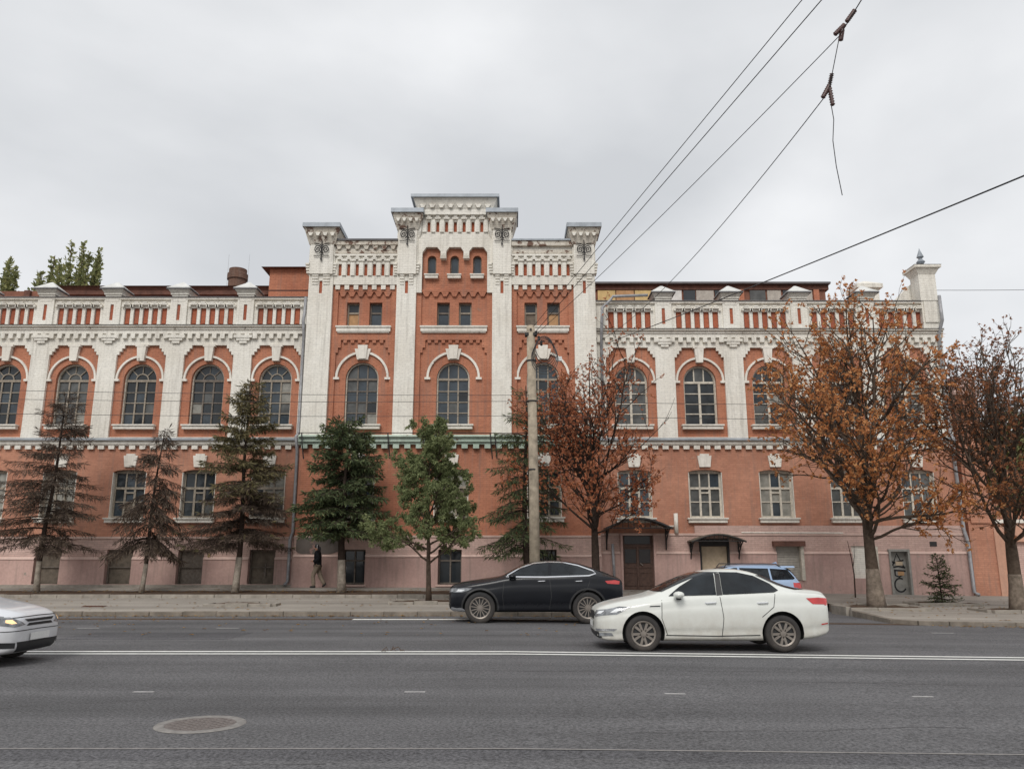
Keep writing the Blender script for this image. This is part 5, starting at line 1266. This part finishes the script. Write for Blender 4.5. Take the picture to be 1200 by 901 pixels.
# ---- white sedan, nose to the left
def fit_sedan(patch, root, hw, tree):
    patch('side_window', [(1.36, .985), (1.6, 1.16), (1.9, 1.325), (2.18, 1.405), (2.27, 1.415), (2.24, 1.01)], 'side', 'cglass')
    patch('side_window', [(2.36, 1.015), (2.38, 1.42), (2.72, 1.415), (3.02, 1.35), (3.3, 1.21), (3.42, 1.09), (3.32, 1.055)], 'side', 'cglass')
    patch('window_pillar', [(2.245, 1.0), (2.285, 1.405), (2.375, 1.403), (2.355, 1.01)], 'side', 'cblk', .004)
    patch('windscreen', [(-.6, 1.06), (.6, 1.06), (.5, 1.42), (-.5, 1.42)], 'front', 'cglass')
    patch('rear_window', [(-.6, 1.10), (.6, 1.10), (.5, 1.36), (-.5, 1.36)], 'rear', 'cglass')
    for ln in ([(2.3, .98), (2.34, .6), (2.3, .27)], [(1.22, .92), (1.2, .6), (1.3, .3)], [(3.33, 1.03), (3.28, .8), (3.05, .62)], ): patch('door_seam', band(ln, .012), 'side', 'cblk', .003, .05)
    patch('body_crease', band([(.95, .80), (1.8, .83), (3.2, .90), (4.1, .93)], .012), 'side', 'hub', .002, .08) if False else None
    patch('sill_trim', band([(1.27, .30), (2.2, .285), (3.0, .30)], .018), 'side', 'hub', .004)
    for s in (-1, 1):
        patch('headlight', [(s * .36, .63), (s * .5, .60), (s * .78, .66), (s * .8, .74), (s * .66, .75), (s * .42, .72)], 'front', 'lampg', .006, .04)
        patch('tail_light', [(s * .42, .84), (s * .74, .82), (s * .74, .95), (s * .5, .95)], 'rear', 'tail', .006, .05)
    patch('headlight', [(.12, .66), (.34, .67), (.66, .80), (.44, .80), (.18, .74)], 'side', 'lampg', .007, .04)
    patch('tail_light', [(3.90, .955), (4.02, .85), (4.30, .84), (4.31, .95), (4.14, .965)], 'side', 'tail', .007, .04)
    patch('headlight_lens', [(.26, .69), (.38, .70), (.5, .77), (.38, .765)], 'side', 'lampl', .012, .03)
    for s in (-1, 1): patch('headlight_lens', [(s * .52, .65), (s * .64, .67), (s * .66, .72), (s * .54, .70)], 'front', 'lampl', .012, .03)
    patch('grille', [(-.3, .56), (.3, .56), (.36, .68), (.2, .70), (-.2, .70), (-.36, .68)], 'front', 'cblk', .007, .05)
    patch('grille', [(-.66, .24), (.66, .24), (.6, .35), (-.6, .35)], 'front', 'cblk', .006, .05)
    patch('number_plate', [(-.26, .42), (.26, .42), (.26, .53), (-.26, .53)], 'front', 'plate', .02, .06); patch('number_plate', [(-.26, .62), (.26, .62), (.26, .73), (-.26, .73)], 'rear', 'plate', .02, .06)
    for s in (-1, 1): patch('fog_trim', [(s * .5, .36), (s * .78, .37), (s * .8, .41), (s * .52, .40)], 'front', 'chrome', .012, .05); patch('fog_light', [(s * .62, .27), (s * .76, .28), (s * .76, .34), (s * .62, .33)], 'front', 'lampg', .012, .05)
    patch('fender_vent', [(.98, .80), (1.18, .805), (1.19, .825), (1.0, .82)], 'side', 'cblk', .005, .04)
    patch('rear_reflector', [(4.16, .48), (4.34, .50), (4.34, .52), (4.16, .50)], 'side', 'tail', .006, .04)
    handles(patch, root, hw, tree, (2.12, 3.08), .87, 'chrome'); mirror(root, 1.52, hw * .95, 1.02, hw, 'cwhite')
SED = [(0.0, .32, .58, .66, .56, .42), (.04, .22, .66, .76, .72, .52), (.18, .17, .72, .83, .87, .60), (.42, .17, .78, .89, .955, .66), (.72, .18, .84, .945, .985, .68), (.94, .18, .875, .985, 1, .70), (1.12, .18, .90, 1.03, 1, .69),
       (1.45, .18, .945, 1.2, 1, .66), (1.85, .18, .975, 1.385, 1, .63), (2.25, .18, 1.0, 1.48, 1, .62), (2.7, .18, 1.02, 1.5, 1, .61), (3.1, .18, 1.03, 1.435, .995, .59), (3.45, .18, 1.04, 1.25, .985, .58), (3.75, .19, 1.045, 1.125, .97, .62), (4.05, .22, 1.035, 1.10, .94, .64), (4.30, .28, 1.01, 1.085, .87, .62), (4.37, .38, .92, 1.0, .80, .57)]
car('white_sedan', 'white sedan with red tail lamps driving on the far lane', (1.56, 16.05, zroad(3.5, 16) - .005), 0, SED, 1.72, (.86, 3.43), .325, 'cwhite', {'spokes': (5, True), 'fit': fit_sedan, 'phase': -1.57})
# ---- black coupe SUV, nose to the left
def fit_suv(patch, root, hw, tree):
    top = [(1.68, 1.25), (1.95, 1.40), (2.3, 1.515), (2.7, 1.55), (3.1, 1.54), (3.5, 1.47), (3.85, 1.36), (3.93, 1.31), (3.8, 1.26)]
    patch('side_window', top[:4] + [(2.68, 1.225)], 'side', 'cglass'); patch('side_window', [(2.76, 1.225), (2.78, 1.55)] + top[4:], 'side', 'cglass')
    patch('window_chrome', band([(1.55, 1.205), (2.6, 1.20), (3.78, 1.235), (3.97, 1.29), (3.9, 1.36), (3.5, 1.50), (3.1, 1.58), (2.7, 1.592), (2.3, 1.555), (1.93, 1.435), (1.58, 1.235)], .03), 'side', 'chrome', .007, .04)
    patch('windscreen', [(-.6, 1.27), (.6, 1.27), (.54, 1.54), (-.54, 1.54)], 'front', 'cglass'); patch('rear_window', [(-.6, 1.26), (.6, 1.26), (.5, 1.45), (-.5, 1.45)], 'rear', 'cglass')
    patch('headlight', [(.13, .80), (.36, .80), (.54, .85), (.66, .91), (.40, .915), (.17, .89)], 'side', 'lampg', .007, .04)
    patch('headlight_lens', [(.22, .82), (.36, .82), (.46, .87), (.28, .88)], 'side', 'lampl', .012, .03)
    for s in (-1, 1):
        patch('headlight', [(s * .5, .78), (s * .78, .82), (s * .78, .91), (s * .54, .89)], 'front', 'lampg', .006, .04); patch('tail_light', [(s * .4, 1.0), (s * .74, .98), (s * .74, 1.08), (s * .4, 1.07)], 'rear', 'tail', .006, .05)
        patch('bumper_trim', [(s * .4, .30), (s * .85, .33), (s * .84, .40), (s * .4, .34)], 'front', 'chrome', .012, .05)
    patch('tail_light', [(4.2, 1.10), (4.26, 1.03), (4.58, 1.01), (4.6, 1.09), (4.46, 1.12)], 'side', 'tail', .008, .04)
    patch('bumper_trim', [(.06, .35), (.5, .31), (.5, .34), (.1, .42)], 'side', 'chrome', .008, .04)
    patch('grille', [(-.4, .58), (.4, .58), (.44, .8), (-.44, .8)], 'front', 'cblk', .007, .05); patch('grille', [(-.7, .36), (.7, .36), (.6, .5), (-.6, .5)], 'front', 'cblk', .007, .05)
    patch('number_plate', [(-.26, .5), (.26, .5), (.26, .61), (-.26, .61)], 'front', 'plate', .02, .06)
    patch('sill_trim', band([(1.32, .30), (2.4, .28), (3.3, .31)], .035), 'side', 'chrome', .006, .06)
    for ln in ([(2.72, 1.14), (2.76, .7), (2.7, .36)], [(1.5, 1.1), (1.46, .7), (1.5, .36)], [(3.8, 1.12), (3.72, .9), (3.45, .7)]): patch('door_seam', band(ln, .012), 'side', 'hub', .003, .05)
    for wx in (.86, 3.73): patch('arch_trim', band([(wx + .485 * math.cos(R(a)), .41 + .485 * math.sin(R(a))) for a in range(-8, 190, 12)], .05), 'side', 'cblk', .006, .05)
    handles(patch, root, hw, tree, (2.5, 3.5), 1.09, 'chrome'); mirror(root, 1.72, hw * .95, 1.22, hw, 'cblack')
SUV = [(0.0, 0.44, 0.77, 0.875, 0.6, 0.46), (0.05, 0.33, 0.86, 0.965, 0.76, 0.58), (0.2, 0.29, 0.92, 1.035, 0.89, 0.64), (0.5, 0.28, 0.98, 1.085, 0.96, 0.67), (0.9, 0.28, 1.04, 1.145, 0.99, 0.69), (1.25, 0.28, 1.1, 1.19, 1, 0.7), (1.46, 0.28, 1.15, 1.225, 1, 0.7), (1.75, 0.28, 1.18, 1.4, 1, 0.67), (2.1, 0.28, 1.19, 1.57, 1, 0.64), (2.55, 0.28, 1.19, 1.645, 1, 0.62), (3.0, 0.28, 1.2, 1.645, 1, 0.61), (3.4, 0.28, 1.22, 1.6, 1, 0.59), (3.8, 0.29, 1.23, 1.49, 0.99, 0.58), (4.15, 0.31, 1.21, 1.35, 0.97, 0.59), (4.45, 0.35, 1.18, 1.235, 0.94, 0.62), (4.65, 0.4, 1.13, 1.17, 0.88, 0.6), (4.71, 0.52, 1.02, 1.04, 0.8, 0.54)]
car('black_coupe_suv', 'black coupe style SUV with chrome window line passing the pole', (-1.71, 22.75, zroad(0, 22.7) - .012), 0, SUV, 1.88, (.86, 3.73), .405, 'cblack', {'spokes': (14, False), 'fit': fit_suv})
# ---- pale blue hatchback SUV parked behind the sedan
def fit_blue(patch, root, hw, tree):
    patch('side_window', [(1.3, 1.08), (1.7, 1.36), (2.2, 1.48), (2.3, 1.48), (2.3, 1.08)], 'side', 'cglass'); patch('side_window', [(2.37, 1.08), (2.37, 1.48), (3.3, 1.46), (3.3, 1.10)], 'side', 'cglass')
    patch('side_window', [(3.36, 1.10), (3.36, 1.46), (3.95, 1.42), (4.12, 1.15), (4.05, 1.12)], 'side', 'cglass')
    patch('windscreen', [(-.58, 1.16), (.58, 1.16), (.5, 1.5), (-.5, 1.5)], 'front', 'cglass'); patch('rear_window', [(-.62, 1.12), (.62, 1.12), (.54, 1.46), (-.54, 1.46)], 'rear', 'cglass')
    patch('tail_light', [(4.02, 1.02), (4.02, .88), (4.3, .84), (4.32, .98)], 'side', 'tail', .008, .04)
    for s in (-1, 1): patch('tail_light', [(s * .5, .88), (s * .84, .84), (s * .84, 1.02), (s * .5, 1.0)], 'rear', 'tail', .006, .05); patch('headlight', [(s * .46, .7), (s * .8, .72), (s * .82, .84), (s * .5, .8)], 'front', 'lampg', .006, .04)
    for s in (-1, 1): build(MB().tube([(1.9, s * .5, 1.5), (2.0, s * .5, 1.615), (3.6, s * .5, 1.61), (3.75, s * .5, 1.5)], .018, 6), 'roof_rail', 'cblk', root)
    build(MB().frustum((3.7, 4.22, -.5, .5), (3.75, 4.2, -.48, .48), 1.49, 1.545), 'roof_spoiler', 'cblue', root)
    build(MB().prism([(3.55, 1.6), (3.8, 1.59), (3.78, 1.68)], -.02, .02), 'antenna', 'cblue', root)
    handles(patch, root, hw, tree, (2.15, 3.15), .98, 'cblue'); mirror(root, 1.42, hw * .95, 1.1, hw, 'cblue')
BLU = [(0.0, .40, .6, .68, .55, .42), (.06, .28, .70, .80, .74, .55), (.22, .22, .78, .88, .88, .62), (.5, .21, .85, .95, .96, .66), (.85, .21, .93, 1.02, .99, .68), (1.15, .21, 1.0, 1.07, 1, .70), (1.45, .21, 1.04, 1.30, 1, .66), (1.8, .21, 1.05, 1.5, 1, .64), (2.2, .21, 1.06, 1.59, 1, .63), (2.8, .21, 1.07, 1.62, 1, .62), (3.4, .21, 1.08, 1.61, 1, .61), (3.85, .22, 1.09, 1.57, .99, .60), (4.1, .25, 1.08, 1.45, .97, .58), (4.25, .3, 1.02, 1.16, .93, .6), (4.36, .4, .95, 1.02, .84, .56)]
car('blue_parked_car', 'pale blue hatchback parked by the wall behind the white sedan', (5.05, 27.2, zroad(8, 27)), 0, BLU, 1.8, (.82, 3.45), .34, 'cblue', {'spokes': (5, True), 'fit': fit_blue})
# ---- silver white sedan entering from the left, nose to the right
def fit_left(patch, root, hw, tree):
    fit_sedan_glass(patch)
    for s in (-1, 1):
        patch('headlight', [(s * .56, .645), (s * .63, .64), (s * .69, .665), (s * .68, .70), (s * .6, .70)], 'front', 'amber', .009, .04); patch('headlight', [(s * .38, .62), (s * .6, .59), (s * .8, .64), (s * .8, .74), (s * .6, .74)], 'front', 'lampg', .005, .04)
        patch('fog_light', [(s * .56, .28), (s * .8, .29), (s * .8, .38), (s * .56, .36)], 'front', 'cblk', .007, .05)
    patch('headlight', [(.12, .64), (.34, .64), (.72, .79), (.5, .80), (.2, .75)], 'side', 'lampg', .007, .04)
    patch('grille', [(-.36, .60), (.36, .60), (.30, .64), (-.30, .64)], 'front', 'cblk', .007, .04); patch('grille', [(-.33, .66), (.33, .66), (.40, .70), (-.40, .70)], 'front', 'cblk', .007, .04)
    patch('grille', [(-.5, .22), (.5, .22), (.54, .37), (-.54, .37)], 'front', 'cblk', .007, .05)
    patch('number_plate', [(-.26, .38), (.26, .38), (.26, .49), (-.26, .49)], 'front', 'plate', .025, .06)
    patch('bonnet_seam', band([(-.72, .72), (-.4, .735), (0, .74), (.4, .735), (.72, .72)], .012), 'front', 'hub', .004, .05)
    patch('bumper_seam', band([(-.8, .53), (0, .54), (.8, .53)], .012), 'front', 'hub', .004, .05)
    handles(patch, root, hw, tree, (2.12, 3.08), .87, 'csilver'); mirror(root, 1.52, hw * .95, 1.02, hw, 'csilver')
def fit_sedan_glass(patch):
    patch('side_window', [(1.37, .99), (1.62, 1.16), (1.92, 1.33), (2.28, 1.40), (2.24, 1.01)], 'side', 'cglass'); patch('side_window', [(2.36, 1.015), (2.38, 1.40), (2.72, 1.385), (3.02, 1.32), (3.3, 1.19), (3.42, 1.08)], 'side', 'cglass')
    patch('windscreen', [(-.6, 1.06), (.6, 1.06), (.5, 1.42), (-.5, 1.42)], 'front', 'cglass'); patch('rear_window', [(-.6, 1.10), (.6, 1.10), (.5, 1.36), (-.5, 1.36)], 'rear', 'cglass')
car('silver_sedan', 'silver white sedan with amber lit headlamps entering the near lane', (-7.62, 13.35, zroad(-8, 13) - .005), math.pi, SED, 1.76, (.86, 3.43), .325, 'csilver', {'spokes': (5, True), 'fit': fit_left})

# ------------------------------------------------------------ the walker
def skin(name, joints, edges, mat, parent, levels=2, root=0, flat=None):
    me = bpy.data.meshes.new(name); me.from_pydata([j[:3] for j in joints], edges, []); o = bpy.data.objects.new('tmp_skin', me); col.objects.link(o)
    md = o.modifiers.new('k', 'SKIN'); md.use_smooth_shade = True
    for i, j in enumerate(joints):
        sv = me.skin_vertices[0].data[i]; sv.radius = (j[3], j[4] if len(j) > 4 else j[3]); sv.use_root = (i == root)
    s = o.modifiers.new('s', 'SUBSURF'); s.levels = levels; s.render_levels = levels
    m2 = evalmesh(o); bpy.data.objects.remove(o); m2.materials.clear(); m2.materials.append(M[mat]); m2.name = name
    m2.polygons.foreach_set('use_smooth', [True] * len(m2.polygons)); return put(m2, name, parent)
pe = empty('person', (-8.05, 33.75, .5)); tag(pe, 'pedestrian in black jacket and beige trousers walking along the plinth', 'person')
# faces -X, mid-stride
J = [(0, 0, .95, .115), (-.01, 0, 1.15, .12), (-.03, 0, 1.38, .13), (-.06, 0, 1.5, .06), (-.085, 0, 1.6, .085), (-.09, 0, 1.69, .075),
     (.0, -.09, .88, .085), (-.17, -.09, .50, .058), (-.10, -.09, .10, .038), (-.23, -.1, .045, .035),
     (.01, .09, .88, .085), (.08, .09, .50, .058), (.28, .09, .17, .038), (.2, .1, .075, .035),
     (-.02, -.19, 1.40, .058), (.07, -.24, 1.14, .045), (-.13, -.22, 1.06, .034), (-.2, -.2, 1.07, .028),
     (-.02, .19, 1.40, .058), (.03, .24, 1.13, .045), (-.16, .2, 1.05, .034), (-.23, .18, 1.07, .028)]
E_ = [(0, 1), (1, 2), (2, 3), (3, 4), (4, 5), (0, 6), (6, 7), (7, 8), (8, 9), (0, 10), (10, 11), (11, 12), (12, 13), (2, 14), (14, 15), (15, 16), (16, 17), (2, 18), (18, 19), (19, 20), (20, 21)]
body_ = skin('body', J, E_, 'skin', pe)
skin('jacket', [(0, 0, .74, .17), (-.01, 0, 1.08, .165), (-.03, 0, 1.40, .175), (-.055, 0, 1.54, .10), (-.02, -.19, 1.42, .09), (.075, -.245, 1.14, .075), (-.16, -.225, 1.06, .062), (-.02, .19, 1.42, .09), (.035, .245, 1.13, .075), (-.19, .205, 1.05, .062)],
     [(0, 1), (1, 2), (2, 3), (2, 4), (4, 5), (5, 6), (2, 7), (7, 8), (8, 9)], 'jacket', pe)
skin('trousers', [(0, 0, .95, .15), (0, -.09, .85, .12), (-.17, -.09, .50, .095), (-.10, -.09, .06, .08), (.01, .09, .85, .12), (.08, .09, .50, .095), (.30, .09, .13, .08)], [(0, 1), (1, 2), (2, 3), (0, 4), (4, 5), (5, 6)], 'trouser', pe)
for a in (((-.08, -.09, .055), (-.27, -.1, .045)), ((.31, .09, .16), (.2, .1, .045))):
    build(MB().tube([Vector(a[0]) + Vector((.04, 0, .01)), Vector(a[0]), Vector(a[0]).lerp(Vector(a[1]), .6), Vector(a[1])], [.035, .055, .05, .025], 8), 'shoe', 'shoe', pe, smooth=True)
build(MB().lathe([(.001, .1), (.05, .095), (.085, .05), (.098, 0), (.094, -.05)], 'z', (-.075, 0, 1.67), 14), 'cap', 'capd', pe, smooth=True)
build(MB().box(-.06, -.03, -.105, .105, 1.6, 1.74), 'headphone_band', 'cap', pe)
skin('hood', [(.0, 0, 1.47, .07, .1), (.02, 0, 1.58, .055, .085), (.015, 0, 1.68, .05, .075)], [(0, 1), (1, 2)], 'capd', pe)
build(MB().prism([(-.265, 1.06), (-.2, 1.06), (-.2, 1.16), (-.265, 1.16)], -.22, -.12), 'held_phone', 'black', pe) if False else None
for s, yy in ((-1, -.2), (1, .18)):         # fingers
    bx_ = -.2 if s < 0 else -.23
    for k in range(4): build(MB().tube([(bx_ - .01, yy - .03 + .018 * k, 1.07), (bx_ - .06, yy - .03 + .018 * k, 1.075 - .004 * abs(k - 1.5)), (bx_ - .075 - .008 * (1.5 - abs(k - 1.5)), yy - .03 + .018 * k, 1.05)], [.011, .009, .007], 6), 'finger', 'skin', body_, smooth=True)
    build(MB().tube([(bx_ + .01, yy - s * .03, 1.085), (bx_ - .03, yy - s * .045, 1.105)], [.012, .008], 6), 'thumb', 'skin', body_, smooth=True)
build(MB().tube([(-.165, 0, 1.615), (-.19, 0, 1.6), (-.16, 0, 1.585)], [.012, .017, .012], 6), 'nose', 'skin', body_, smooth=True)
